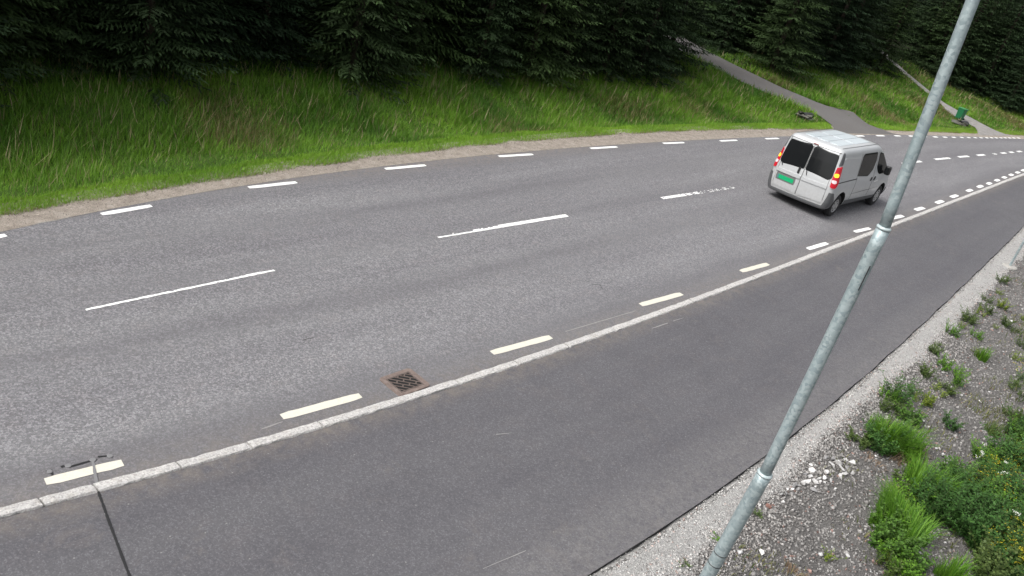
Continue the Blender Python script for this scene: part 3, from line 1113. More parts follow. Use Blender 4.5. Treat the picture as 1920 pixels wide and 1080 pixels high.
def build_van():
    pr, pf = at(1556, 406), at(1634, 385)
    fwd = (pf - pr)
    scl = fwd.length / 3.1
    ang = math.atan2(fwd.y, fwd.x)
    off = Matrix.Rotation(ang, 3, 'Z') @ Vector((.85, -.88, 0)) * scl
    root = empty('van', pr - off, ang, label='silver panel van with dark rear windows and green number plate driving away', cat='van')
    root.scale = (scl, scl, scl)
    # body shell
    ts = [i / 24 for i in range(24)] + [1 + i / 20 for i in range(20)] + [2 + i / 24 for i in range(24)] + [3 + i / 30 for i in range(30)]
    bm = bmesh.new()
    zl = [.25, .28, .32, .40, .50, .58, .66, .74, .82, .90, 1.0, 1.04, 1.08, 1.14, 1.22, 1.3, 1.4, 1.5, 1.6, 1.7, 1.76, 1.8, 1.83, 1.86, 1.88, 1.9, 1.915, 1.93, 1.94, 1.95]
    rings = [[bm.verts.new((*vring(t, z), z)) for t in ts] for z in zl]
    last = [vring(t, 1.95) for t in ts]
    cx = sum(p[0] for p in last) / len(last)
    for k in (.94, .82, .6, .3):
        rings.append([bm.verts.new((cx + (x - cx) * k, y * k, 1.95 + .025 * (1 - k * k) ** .8)) for x, y in last])
    n = len(ts)
    for a, b in zip(rings[:-1], rings[1:]):
        for i in range(n):
            bm.faces.new((a[i], a[(i + 1) % n], b[(i + 1) % n], b[i]))
    bm.faces.new(rings[-1])
    bm.faces.new(rings[0][::-1])
    bmesh.ops.recalc_face_normals(bm, faces=bm.faces)
    body = bm_obj('body', bm, [VM['paint'], VM['well']], root, True)
    # wheel wells
    bmc = bmesh.new()
    for x in (.85, 3.95):
        for sgn in (-1, 1):
            r = bmesh.ops.create_cone(bmc, cap_ends=True, segments=40, radius1=.395, radius2=.395, depth=.42)
            for v in r['verts']:
                v.co = Vector((x + v.co.x, sgn * .83 + v.co.z, .335 + v.co.y))
    for f in bmc.faces:
        f.material_index = 0
    bmesh.ops.recalc_face_normals(bmc, faces=bmc.faces)
    cut = bm_obj('cutter', bmc, VM['well'], root)
    bpy.context.view_layer.update()
    md = body.modifiers.new('b', 'BOOLEAN')
    md.operation, md.object, md.solver, md.material_mode = 'DIFFERENCE', cut, 'EXACT', 'TRANSFER'
    dg = bpy.context.evaluated_depsgraph_get()
    me = bpy.data.meshes.new_from_object(body.evaluated_get(dg))
    body.modifiers.clear()
    body.data = me
    bpy.data.objects.remove(cut)
    for p in me.polygons:
        p.use_smooth = True
    if hasattr(me, 'set_sharp_from_angle'):
        me.set_sharp_from_angle(angle=math.radians(32))
    # underside
    bm = bmesh.new()
    bm_box(bm, (.35, -.62, .2), (4.4, .62, .3))
    bm_obj('underbody', bm, VM['well'], root)
    R_ = lambda u, v, o: rear_pt(u, v, o)
    # ---- rear doors
    for sg in (1, -1):
        lab = None
        w = patch('rear_window', [(sg * .016, 1.11), (sg * .75, 1.07), (sg * .80, 1.15), (sg * .745, 1.74), (sg * .68, 1.81), (sg * .016, 1.83)], R_, VM['glass'], root, .006, .07, 10, 14)
        patch('door_panel', [(sg * .02, .38), (sg * .76, .40), (sg * .77, .82), (sg * .02, .82)], R_, VM['paint'], root, .010, .03)
        patch('door_ledge', [(sg * .015, .835), (sg * .775, .835), (sg * .775, .93), (sg * .015, .93)], R_, VM['paint'], root, .034, .03)
        bm = bmesh.new()
        tube(bm, [rear_pt(sg * .70 + .0, 1.10, .02), rear_pt(sg * .66, 1.02, .02)] if sg > 0 else [rear_pt(-.08, 1.13, .02), rear_pt(-.12, 1.0, .02)], .012, 8)
        bm_obj('wiper_arm', bm, VM['black'], root)
    patch('door_gap', [(-.010, .40), (.010, .40), (.010, 1.82), (-.010, 1.82)], R_, VM['seam'], root, .004, 0, 2, 20)
    patch('door_gap', [(-.76, 1.83), (.76, 1.83), (.76, 1.845), (-.76, 1.845)], R_, VM['seam'], root, .003, 0, 20, 2)
    for sg in (1, -1):
        patch('door_gap', [(sg * .772, .5), (sg * .785, .5), (sg * .735, 1.83), (sg * .72, 1.83)], R_, VM['seam'], root, .003, 0, 2, 20)
    patch('door_handle', [(.10, .96), (.165, .96), (.165, 1.15), (.10, 1.15)], R_, VM['black'], root, .018, .025, 4, 10)
    patch('brake_light', [(-.10, 1.845), (.06, 1.845), (.05, 1.885), (-.09, 1.885)], R_, emis('brake_lens', (.2, 0, 0), .02, (.09, .01, .01)), root, .02, .01, 6, 4)
    # number plate recess, plate and lamp bar
    patch('plate_recess', [(.12, .60), (.74, .60), (.74, .83), (.12, .83)], R_, VM['seam'], root, .012, .02, 8, 4)
    pl = patch('number_plate', [(.17, .64), (.69, .64), (.69, .755), (.17, .755)], R_, VM['green'], root, .02, .008, 8, 4)
    patch('plate_band', [(.64, .645), (.685, .645), (.685, .75), (.64, .75)], R_, VM['blue'], pl, .0225, 0, 2, 2)
    # bumper: low bar with raised grey corners
    C_ = lambda t, z, o: (lambda p, q: Vector((p[0] - (q[1] - p[1]) * 0, p[1], z)))(vring(t, z), vring(t, z))

    def ringfn(t, z, o):
        e = .004
        p, a, b = vring(t, z), vring(t - e, z), vring(t + e, z)
        tx, ty = b[0] - a[0], b[1] - a[1]
        L = math.hypot(tx, ty) or 1
        return Vector((p[0] + ty / L * o, p[1] - tx / L * o, z))
    patch('rear_bumper', [(3.02, .26), (3.98, .26), (3.98, .35), (3.02, .35)], ringfn, VM['grey'], root, .03, 0, 44, 6)
    for sg in (1, -1):
        q = (lambda t: t) if sg > 0 else (lambda t: 7 - t)
        # t above 3.88 turns the rear right corner; past 4 it is the right side
        side = lambda t: t
        poly = [(3.905, .32), (4.045, .32), (4.045, .52), (3.995, .76), (3.925, .76)]
        if sg < 0:
            poly = [(7 - u, v) for u, v in poly]
        patch('bumper_corner', poly, ringfn, VM['grey'], root, .03, .0, 12, 10)
        lamp = [(3.905, .90), (4.000, .90), (4.022, 1.10), (4.020, 1.50), (3.935, 1.47), (3.915, 1.2)]
        up = [(3.945, 1.49), (4.020, 1.515), (4.012, 1.86), (3.965, 1.86)]
        if sg < 0:
            lamp, up = [(7 - u, v) for u, v in lamp], [(7 - u, v) for u, v in up]
        tl = patch('tail_light', lamp, ringfn, VM['red'], root, .02, .02, 10, 14)
        am = [(3.925, 1.20), (3.985, 1.20), (3.985, 1.30), (3.925, 1.30)]
        cl = [(3.915, 1.03), (3.975, 1.03), (3.975, 1.12), (3.915, 1.12)]
        if sg < 0:
            am, cl = [(7 - u, v) for u, v in am], [(7 - u, v) for u, v in cl]
        patch('lamp', am, ringfn, VM['amber'], tl, .027, .015, 5, 5)
        patch('reverse_lens', cl, ringfn, VM['clear'], tl, .026, .015, 5, 5)
        patch('pillar_trim', up, ringfn, VM['grey'], root, .008, .02, 6, 10)
    # ---- sides
    for right in (True, False):
        S_ = lambda u, v, o, r=right: side_pt(u, v, r, o)
        patch('sliding_door_window', [(1.60, 1.09), (1.68, 1.70), (1.76, 1.76), (2.76, 1.76), (2.79, 1.52), (2.68, 1.24), (2.40, 1.08)], S_, VM['glass'], root, .006, .05, 10, 14)
        patch('front_door_window', [(2.96, 1.30), (2.92, 1.74), (3.20, 1.73), (3.46, 1.60), (3.88, 1.18), (3.82, 1.07), (3.20, 1.07)], S_, VM['glass'], root, .006, .06, 10, 14)
        patch('cargo_panel', [(.40, 1.13), (1.50, 1.13), (1.57, 1.70), (.42, 1.72)], S_, VM['paint'], root, .008, .06, 10, 10)
        patch('slide_rail', [(.24, 1.02), (1.60, 1.045), (1.60, 1.07), (.24, 1.05)], S_, VM['black'], root, .006, 0, 16, 2)
        patch('sill_cladding', [(1.28, .265), (3.52, .265), (3.52, .41), (1.28, .43)], S_, VM['grey'], root, .010, .0, 14, 4)
        for x0, x1 in ((1.54, 1.62), (2.83, 2.86)):
            patch('door_gap', [(x0 - .008, .44), (x0 + .008, .44), (x1 + .008, 1.76), (x1 - .008, 1.76)], S_, VM['seam'], root, .003, 0, 2, 16)
        patch('crease_shade', [(1.28, .60), (3.5, .64), (3.5, .655), (1.28, .615)], S_, VM['seam'], root, .003, 0, 16, 2)  # dark strip on the skin, the shade line of the crease painted on
        for x in (2.64, 2.90):
            patch('door_handle', [(x, .90), (x + .11, .93), (x + .13, 1.03), (x + .03, 1.02)], S_, VM['black'], root, .015, .03, 5, 6)
        patch('side_marker', [(3.02, .83), (3.30, .86), (3.30, .90), (3.02, .87)], S_, VM['chrome'], root, .008, .01, 6, 2)
        sg = -1 if right else 1
        # mirror
        bm = bmesh.new()
        bm_box(bm, (3.46, min(sg * .96, sg * 1.13), 1.06), (3.62, max(sg * .96, sg * 1.13), 1.33), .05)
        mr = bm_obj('mirror', bm, VM['black'], root, True)
        bm = bmesh.new()
        tube(bm, [(3.56, sg * .86, 1.12), (3.55, sg * 1.0, 1.14)], .04, 10)
        bm_obj('mirror_arm', bm, VM['black'], mr)
        bm = bmesh.new()
        bm_box(bm, (3.453, min(sg * .98, sg * 1.11), 1.09), (3.463, max(sg * .98, sg * 1.11), 1.30), .004)
        bm_obj('mirror_glass', bm, VM['glass'], mr)
        # roof gutter
        bm = bmesh.new()
        tube(bm, [(x, sg * .70, 1.949 if x < 2.8 else 1.949 - .03 * (x - 2.8)) for x in np.linspace(.34, 3.0, 12)], .006, 8)
        bm_obj('roof_gutter', bm, VM['seam'], root)
        # wheels
        for x in (.85, 3.95):
            wroot = None
            bm = bmesh.new()
            prof = [(.20, -.10), (.29, -.105), (.32, -.085), (.332, -.05), (.335, 0), (.332, .05), (.32, .085), (.29, .105), (.20, .10)]
            nseg = 36
            rg = [[bm.verts.new((x + r_ * math.cos(2 * math.pi * k / nseg), sg * .79 + yy, .335 + r_ * math.sin(2 * math.pi * k / nseg))) for r_, yy in prof] for k in range(nseg)]
            for k in range(nseg):
                for j in range(len(prof) - 1):
                    bm.faces.new((rg[k][j], rg[k][j + 1], rg[(k + 1) % nseg][j + 1], rg[(k + 1) % nseg][j]))
            bmesh.ops.recalc_face_normals(bm, faces=bm.faces)
            ty = bm_obj('wheel', bm, VM['tyre'], root, True)
            bm = bmesh.new()
            prof = [(.205, .07), (.20, .098), (.18, .10), (.165, .085), (.10, .098), (.06, .105), (.0, .105)]
            rg = [[bm.verts.new((x + r_ * math.cos(2 * math.pi * k / nseg), sg * (.79 + yy - (.012 if (j in (3, 4) and k % 6 in (0, 1)) else 0)), .335 + r_ * math.sin(2 * math.pi * k / nseg))) for j, (r_, yy) in enumerate(prof)] for k in range(nseg)]
            for k in range(nseg):
                for j in range(len(prof) - 1):
                    bm.faces.new((rg[k][j], rg[k][j + 1], rg[(k + 1) % nseg][j + 1], rg[(k + 1) % nseg][j]))
            bmesh.ops.remove_doubles(bm, verts=bm.verts, dist=.0005)
            bmesh.ops.recalc_face_normals(bm, faces=bm.faces)
            bm_obj('rim', bm, VM['rim'], ty)
            for k in range(6):
                a = 2 * math.pi * (k + .4) / 6
                bm = bmesh.new()
                tube(bm, [(x + .135 * math.cos(a), sg * .862, .335 + .135 * math.sin(a)), (x + .135 * math.cos(a), sg * .889, .335 + .135 * math.sin(a))], .022, 8)
                bm_obj('rim_hole', bm, VM['black'], ty)
    # ---- roof panels and ribs
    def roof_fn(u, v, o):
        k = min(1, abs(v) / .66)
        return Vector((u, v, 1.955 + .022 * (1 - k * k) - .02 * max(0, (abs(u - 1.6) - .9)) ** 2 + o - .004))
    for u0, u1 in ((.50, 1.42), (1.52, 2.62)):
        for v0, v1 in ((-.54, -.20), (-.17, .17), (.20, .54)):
            patch('roof_panel', [(u0, v0), (u1, v0), (u1, v1), (u0, v1)], roof_fn, VM['roof_lit'], root, .010, .05, 10, 6, -.03)
    # ---- front
    patch('windscreen', [(1.16, 1.22), (1.84, 1.22), (1.84, 1.80), (1.16, 1.80)], ringfn, VM['glass'], root, .006, .0, 24, 12)
    for poly in ([(1.10, .72), (1.30, .72), (1.28, .98), (1.12, .98)], [(1.70, .72), (1.90, .72), (1.88, .98), (1.72, .98)]):
        patch('headlight', poly, ringfn, VM['clear'], root, .012, .02, 8, 6)
    patch('front_bumper', [(1.04, .24), (1.96, .24), (1.96, .52), (1.04, .52)], ringfn, VM['grey'], root, .02, 0, 24, 5)
    # the body leans outwards in the bend; the wheels stay on the road
    lean = Matrix.Translation((0, 0, .35)) @ Matrix.Rotation(math.radians(-3.2), 4, 'X') @ Matrix.Translation((0, 0, -.35))
    for ch in [o for o in COL.objects if o.parent == root]:
        if not ch.name.startswith('wheel'):
            ch.location = lean.translation
            ch.rotation_euler = (math.radians(-3.2), 0, 0)
    return root


van = build_van()

# ------------------------------------------------------------------ wheelie bin by the driveway
bp = hit(1797, 224)
BINS = .62 / 1.08
bin_ = empty('wheelie_bin', (bp.x, bp.y, bp.z + .03), math.atan2(bp.y, bp.x) + 2.6, label='green wheelie bin standing at the foot of the far driveway', cat='bin')
bin_.scale = (BINS,) * 3
GREEN = plain('bin_green_plastic', (.015, .13, .055), .45)
LIDG = plain('bin_lid_green', (.06, .24, .09), .4)
bm = bmesh.new()
lo_, hi_ = [], []
for x, y in ((-.25, -.29), (.25, -.29), (.25, .27), (-.25, .27)):
    lo_.append(bm.verts.new((x, y, .03)))
for x, y in ((-.28, -.33), (.28, -.33), (.28, .33), (-.28, .33)):
    hi_.append(bm.verts.new((x, y, .96)))
for k in range(4):
    bm.faces.new((lo_[k], lo_[(k + 1) % 4], hi_[(k + 1) % 4], hi_[k]))
bm.faces.new(lo_[::-1])
bm.faces.new(hi_)
bmesh.ops.bevel(bm, geom=bm.edges[:], offset=.03, segments=2, affect='EDGES')
bm_obj('bin_body', bm, GREEN, bin_)
bm = bmesh.new()
bm_box(bm, (-.31, -.37, .96), (.31, .36, 1.03), .03)
lid = bm_obj('lid', bm, LIDG, bin_)
bm = bmesh.new()
tube(bm, [(-.22, .40, .98), (.22, .40, .98)], .018, 8)
bm_obj('handle', bm, GREEN, lid)
for sg in (-1, 1):
    bm = bmesh.new()
    tube(bm, [(sg * .22, .27, .10), (sg * .30, .27, .10)], .10, 18)
    bm_obj('wheel', bm, VM['tyre'], bin_)

DARKSTONE = plain('mossy_stone', (.10, .10, .085), .9, scale=15, var=.35)
# ------------------------------------------------------------------ culvert pipes under the side roads
for u, v, lab in ((1507, 220.5, 'dark culvert pipe mouth in the ditch beside the asphalt side road'), (1801, 234, 'dark culvert pipe mouth in the ditch below the green bin')):
    p = hit(u, v)
    s, d = SD(p.x, p.y)
    t = tangent(float(s))
    root = empty('culvert_pipe', (p.x, p.y, p.z + .05), math.atan2(t.y, t.x), label=lab, cat='pipe')
    bm = bmesh.new()
    tube(bm, [(-.2, 0, .0), (.5, 0, .0)], .17, 18, False)
    bm_obj('pipe_wall', bm, M['pipe'], root, True)
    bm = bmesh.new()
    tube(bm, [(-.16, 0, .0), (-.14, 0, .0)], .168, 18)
    bm_obj('pipe_shade', bm, M['hole_shade'], root)  # black disc across the pipe, painted shade for its inside
    for k in range(5):
        bm = bmesh.new()
        bmesh.ops.create_icosphere(bm, subdivisions=1, radius=.1)
        for vv in bm.verts:
            vv.co = Vector((vv.co.x * random.uniform(.8, 1.5), vv.co.y * random.uniform(.8, 1.5), vv.co.z * .8)) + Vector((random.uniform(-.25, .15), random.choice((-1, 1)) * random.uniform(.2, .4), random.uniform(-.02, .1)))
        bm_obj('headwall_stone', bm, DARKSTONE, root)
# ------------------------------------------------------------------ spruces of the forest edge
def quad_strip(P0, P1, width, nrm):
    """flat diamonds from P0 to P1 (n,3): returns verts and tris"""
    d = P1 - P0
    q = np.cross(d, nrm)
    q /= np.linalg.norm(q, axis=1, keepdims=True) + 1e-9
    mid = P0 + d * .45
    w = np.asarray(width)[:, None]
    V = np.stack([P0, mid + q * w, P1, mid - q * w], 1).reshape(-1, 3)
    n = len(P0)
    b = np.arange(n)[:, None] * 4
    T = np.concatenate([b + np.array([[0, 1, 2]]), b + np.array([[0, 2, 3]])], 0)
    return V, T


def spruce_meshes(seed, h, spread):
    rg = np.random.default_rng(seed)
    P0s, P1s, Ws, Cs = [], [], [], []
    z = .12
    while z < h * .985:
        k = 1 - z / h
        L0 = spread * (k ** .85) * (.8 + .2 * min(1, z / .8))
        nb = 8 if k > .3 else 6
        a0 = rg.uniform(0, 6.28)
        for b in range(nb):
            a = a0 + 2 * math.pi * b / nb + rg.uniform(-.3, .3)
            L = L0 * rg.uniform(.7, 1.12)
            dirx = np.array([math.cos(a), math.sin(a), 0])
            side = np.array([-math.sin(a), math.cos(a), 0])
            droop = rg.uniform(.12, .38)
            tint = rg.uniform(.65, 1.3)
            nu = max(6, int(L / .13))
            us = np.linspace(.12, 1, nu)
            for u in us:
                c = dirx * (L * u) + np.array([0, 0, z - droop * L * u + .16 * L * u * u])
                l = (.42 * L * (1.02 - u) + .10) * rg.uniform(.75, 1.15)
                for sg in (-1, 1):
                    tw = dirx * .62 + side * sg * .72 + np.array([0, 0, rg.uniform(-.42, -.05)])
                    tw /= np.linalg.norm(tw)
                    e = c + tw * l
                    P0s.append(c); P1s.append(e); Ws.append(.026); Cs.append(tint * rg.uniform(.8, 1.1))
                    ns = max(1, int(l / .16))
                    for q in range(ns):
                        f = (q + rg.uniform(.3, .9)) / ns
                        m = c + tw * l * f
                        s2 = tw * .7 + (side * -sg if q % 2 else dirx) * .6 + np.array([0, 0, rg.uniform(-.5, .1)])
                        P0s.append(m); P1s.append(m + s2 / np.linalg.norm(s2) * rg.uniform(.10, .19)); Ws.append(.024)
                        Cs.append(tint * rg.uniform(.75, 1.25) * (1.25 if f > .75 else 1))
        z += h * .036 * (1 - .35 * z / h) * rg.uniform(.8, 1.2)
    P0, P1, Wd, Cc = np.array(P0s), np.array(P1s), np.array(Ws), np.array(Cs)
    nrm = np.tile(np.array([0, 0, 1.0]), (len(P0), 1)) + rg.normal(0, .45, (len(P0), 3))
    V, T = quad_strip(P0, P1, Wd, nrm)
    col = np.array([.016, .033, .012])[None] * Cc[:, None]
    col = np.repeat(col, 4, 0)
    crown = fast_mesh('crown', V, T, M['needles'], None, col)
    bm = bmesh.new()
    tube(bm, [(0, 0, -.3), (.02, 0, h * .3), (0, .02, h * .65), (0, 0, h * .97)], [.13, .10, .055, .012], 10)
    trunk = bm_obj('trunk', bm, M['bark'], None, True)
    md, mt = crown.data, trunk.data
    bpy.data.objects.remove(crown)
    bpy.data.objects.remove(trunk)
    return md, mt


SPR = [spruce_meshes(5, 8.0, 2.1), spruce_meshes(9, 6.6, 1.9), spruce_meshes(14, 9.0, 2.4)]


def edge_of_forest(s):
    return float(np.interp(s, [-40, 0, 18, 22, 30, 36, 44, 47, 60, 120], [5.5, 5.5, 5.7, 6.8, 7.4, 8.6, 9.4, 5.0, 6.0, 9]))


def in_lane(s, d, pad=1.5):
    for Lp, Rp in ((SL, SR), (DL, DR)):
        a = np.array([SD(p.x, p.y) for p in Lp])
        b = np.array([SD(p.x, p.y) for p in Rp])
        oa, ob = np.argsort(a[:, 1]), np.argsort(b[:, 1])
        sl = np.interp(d, a[oa, 1], a[oa, 0])
        sr = np.interp(d, b[ob, 1], b[ob, 0])
        lo, hi = np.minimum(sl, sr) - pad, np.maximum(sl, sr) + pad
        yield (s > lo) & (s < hi)


def lane_mask(s, d, pad):
    m = None
    for k in in_lane(np.asarray(s), np.asarray(d), pad):
        m = k if m is None else (m | k)
    return m


rt = random.Random(21)
tree_pts = []
for row in range(6):
    s = (-16.0 if row < 3 else 20.0) + row * .7
    while s < 78:
        e = edge_of_forest(s) + row * (1.9 if row < 4 else 2.6) + rt.uniform(-.5, .9)
        d = float(dFE(s)) + e
        if e > 15 or not bool(lane_mask([s], [d], 1.9)[0]):
            tree_pts.append((s, d, row))
        s += (1.7 + rt.uniform(-.35, .6)) * (1 + max(0, s - 25) * .012)
for s, d, row in tree_pts:
    x, y = W2(s, d)
    crown_me, trunk_me = SPR[rt.randrange(3)]
    lab = 'dark green spruce in the front row along the grass bank' if row == 0 else 'dark green spruce deeper in the forest behind the front row'
    t = empty('spruce_tree', (float(x), float(y), float(Hfar(s, d)) - .05), rt.uniform(0, 6.28), label=lab, cat='tree', group='spruces at the forest edge' if row == 0 else 'spruces inside the forest')
    k = rt.uniform(.8, 1.15)
    t.scale = (k, k, k * rt.uniform(.9, 1.1))
    link(bpy.data.objects.new('trunk', trunk_me), t)
    link(bpy.data.objects.new('crown', crown_me), t)

# ------------------------------------------------------------------ grass
def blades(P, h, w, lean, ang, col, seg=1):
    """curved grass blades; P (n,3) feet, h heights, w half widths, lean 0..1, ang heading"""
    n = len(P)
    dirx = np.stack([np.cos(ang), np.sin(ang), np.zeros(n)], 1)
    side = np.stack([-np.sin(ang), np.cos(ang), np.zeros(n)], 1)
    up = np.array([0, 0, 1.0])[None]
    hh, ww, ll = h[:, None], w[:, None], lean[:, None]
    if seg == 1:
        tip = P + up * hh * (1 - .25 * ll) + dirx * hh * ll
        V = np.stack([P - side * ww, P + side * ww, tip], 1).reshape(-1, 3)
        b = np.arange(n)[:, None] * 3
        T = b + np.array([[0, 1, 2]])
        m = 3
    else:
        mid = P + up * hh * .62 + dirx * hh * ll * .3
        tip = P + up * hh * (1 - .35 * ll) + dirx * hh * ll
        V = np.stack([P - side * ww, P + side * ww, mid - side * ww * .8, mid + side * ww * .8, tip], 1).reshape(-1, 3)
        b = np.arange(n)[:, None] * 5
        T = np.concatenate([b + np.array([[0, 1, 3]]), b + np.array([[0, 3, 2]]), b + np.array([[2, 3, 4]])], 0)
        m = 5
    return V, T, np.repeat(col, m, 0)


def noise2(x, y, f, seed=0.0):
    """cheap smooth noise from summed sines"""
    return (np.sin(x * f + 1.3 * np.sin(y * f * .7 + seed) + seed) + np.sin(y * f * 1.1 + 1.7 * np.sin(x * f * .6 + 2 * seed) + seed * 3) + np.sin((x + y) * f * .63 + seed * 5)) / 3


def verge(n, e_lo, e_hi, hfun, cfun, seed, name, label, ragged, s_rng=(-13, 66)):
    rg = np.random.default_rng(seed)
    u = rg.uniform(0, 1, n)
    s = s_rng[0] + (s_rng[1] - s_rng[0]) * u ** 1.7
    a, b = e_lo(s), e_hi(s)
    d = a + (b - a) * rg.uniform(0, 1, n)
    keep = ~lane_mask(s, d, .12)
    frac = (d - a) / (b - a)
    s, d, frac = s[keep], d[keep], frac[keep]
    x, y = W2(s, d)
    keep = rg.uniform(0, 1, len(s)) < (np.clip(.35 + 1.2 * noise2(x, y, 3.1, 2.0) + frac * 6, 0, 1) if ragged else 1.1)
    s, d, x, y, frac = s[keep], d[keep], x[keep], y[keep], frac[keep]
    z = Hfar(s, d) - .01
    dist = np.sqrt(x * x + y * y + 40)
    h, lean = hfun(s, d, x, y, rg)
    w = .0035 * (dist / 16) * rg.uniform(.8, 1.9, len(s)) * (1 + h * 1.5)
    col = cfun(s, d, x, y, rg, frac)
    V, T, C = blades(np.stack([x, y, z], 1), h, w, lean, rg.uniform(0, 6.28, len(s)), col, 1)
    o = fast_mesh(name, V, T, M['blade'], None, C)
    tag(o, label, 'grass', kind='stuff')
    return o


def col_mix(a, b, k):
    k = np.clip(k, 0, 1)[:, None]
    return np.array(a)[None] * (1 - k) + np.array(b)[None] * k


def mown_edge(s):
    return dGO(s) + .05 + np.interp(s, [-8, -4, 0, 5, 14, 40], [.5, .48, .62, .66, .7, .7]) + .05 * np.sin(s * 2.3) + .04 * np.sin(s * 5.1)


def h_mown(s, d, x, y, rg):
    n = len(s)
    return rg.uniform(.05, .11, n) * (1 + .3 * noise2(x, y, 2.2)), rg.uniform(.2, .9, n)


def c_mown(s, d, x, y, rg, fr):
    n = len(s)
    c = col_mix((.12, .26, .018), (.24, .42, .035), rg.uniform(0, 1, n) * .7 + .3 * (noise2(x, y, 1.7) + .5))
    dry = rg.uniform(0, 1, n) < (.05 + .25 * np.clip((s - 24) / 20, 0, 1) + .35 * (fr < .1))
    c[dry] = col_mix((.20, .17, .07), (.28, .25, .12), rg.uniform(0, 1, dry.sum()))
    return c


def h_tall(s, d, x, y, rg):
    n = len(s)
    e = d - dFE(s)
    h = np.interp(e, [1, 1.8, 3, 6, 12], [.10, .17, .22, .26, .28]) * (1 + .4 * noise2(x, y, 1.9, 1.0)) * rg.uniform(.6, 1.25, n)
    h[::29] *= 1.7                                   # seed stalks stand above the blades
    return h * np.where(s > 32, .75, 1), rg.uniform(.1, .95, n)


def c_tall(s, d, x, y, rg, fr):
    n = len(s)
    c = col_mix((.055, .15, .011), (.17, .33, .028), rg.uniform(0, 1, n) * .5 + .6 * noise2(x, y, 1.3, 3.0) + .3 * noise2(x, y, 4.3, 1.0) + .22)
    c = col_mix((0, 0, 0), (1, 1, 1), np.ones(n)) * c
    dryp = .03 + .9 * np.clip(noise2(x, y, 1.05, 6.0) - .2, 0, 1) + .25 * np.clip((s - 28) / 14, 0, 1) * (noise2(x, y, .9, 2.5) > 0)
    dry = rg.uniform(0, 1, n) < dryp
    c[dry] = col_mix((.13, .13, .035), (.22, .19, .085), rg.uniform(0, 1, dry.sum()))
    c[::29] = col_mix((.20, .17, .08), (.34, .29, .17), rg.uniform(0, 1, len(c[::29])))
    return c


verge(190000, lambda s: dGO(s) - .05, mown_edge, h_mown, c_mown, 3, 'mown_grass', 'bright short mown grass strip along the far gravel shoulder', True)
verge(330000, lambda s: mown_edge(s) - .06, lambda s: dFE(s) + np.array([edge_of_forest(q) for q in np.linspace(-13, 66, 80)])[np.clip(((s + 13) / 79 * 79).astype(int), 0, 79)] + 1.2, h_tall, c_tall, 4, 'tall_grass', 'taller dark green grass on the far bank above the mown strip', False)
# low leaves and moss on the forest floor
rg = np.random.default_rng(8)
n = 60000
s = rg.uniform(-14, 66, n)
d = dFE(s) + np.array([edge_of_forest(q) for q in s]) + rg.uniform(-.6, 6, n)
k_ = ~lane_mask(s, d, .2)
s, d = s[k_], d[k_]
x, y = W2(s, d)
V, T, C = blades(np.stack([x, y, Hfar(s, d)], 1), rg.uniform(.1, .35, len(s)), rg.uniform(.015, .04, len(s)), rg.uniform(.4, 1.2, len(s)), rg.uniform(0, 6.28, len(s)), col_mix((.012, .03, .008), (.035, .07, .015), rg.uniform(0, 1, len(s))), 1)
tag(fast_mesh('undergrowth', V, T, M['blade'], None, C), 'low dark undergrowth beneath the spruces', 'undergrowth', kind='stuff')

# ------------------------------------------------------------------ gravel and loose stones
_oct = np.array([(1, 0, 0), (-1, 0, 0), (0, 1, 0), (0, -1, 0), (0, 0, 1), (0, 0, -1)], float)
_ot = np.array([(0, 2, 4), (2, 1, 4), (1, 3, 4), (3, 0, 4), (2, 0, 5), (1, 2, 5), (3, 1, 5), (0, 3, 5)])


def stones(name, P, size, col, label, seed):
    rg = np.random.default_rng(seed)
    n = len(P)
    B = _oct[None] * rg.uniform(.6, 1.35, (n, 6, 1)) + rg.normal(0, .18, (n, 6, 3))
    B *= np.stack([rg.uniform(.8, 1.4, n), rg.uniform(.7, 1.1, n), rg.uniform(.45, .9, n)], 1)[:, None, :] * size[:, None, None]
    a, t = rg.uniform(0, 6.28, n), rg.normal(0, .45, n)
    ca, sa, ct, st = np.cos(a)[:, None], np.sin(a)[:, None], np.cos(t)[:, None], np.sin(t)[:, None]
    X, Y, Z = B[..., 0], B[..., 1], B[..., 2]
    X, Z = X * ct - Z * st, X * st + Z * ct
    X, Y = X * ca - Y * sa, X * sa + Y * ca
    V = (np.stack([X, Y, Z], 2) + P[:, None, :]).reshape(-1, 3)
    T = (np.arange(n)[:, None, None] * 6 + _ot[None]).reshape(-1, 3)
    o = fast_mesh(name, V, T, M['stone'], None, np.repeat(col, 6, 0))
    return tag(o, label, 'gravel', kind='stuff')


gbp = []
for p in ((1235, 1080), (1300, 1040), (1414, 930), (1463, 897), (1541, 812), (1637, 728), (1720, 668), (1738, 648), (1830, 560), (1888, 503)):
    q = hit(*p)
    gbp.append(SD(q.x, q.y))
gb = np.array(gbp)


def dGB(s):
    return np.interp(s, gb[:, 0], gb[:, 1]) + np.maximum(np.asarray(s) - gb[-1, 0], 0) * .15


light = strip('gravel_strip', np.arange(-14, 60, .2), [lambda s: dPE(s) + .06, lambda s: dPE(s) - .12, lambda s: (dPE(s) + dGB(s)) / 2, lambda s: dGB(s) + .06 * math.sin(s * 4) + .04 * math.sin(s * 11), lambda s: dGB(s) - .12 + .07 * math.sin(s * 4.4) + .05 * math.sin(s * 9)],
              lambda s, d: float(Hnear(s, min(d, float(dPE(s))))) + .022 - (.05 if d > dPE(s) else 0) - .12 * max(0, float(dGB(s)) - d), M['light_gravel'])


def bank_z(s, d):
    nn = np.array([mnoise.noise((a * 1.3, b * 1.3, 3.0)) for a, b in zip(s, d)])
    return Hnear(s, d) + .004 + .025 * nn * np.clip((dPE(s) - d) * 1.2, 0, 1)


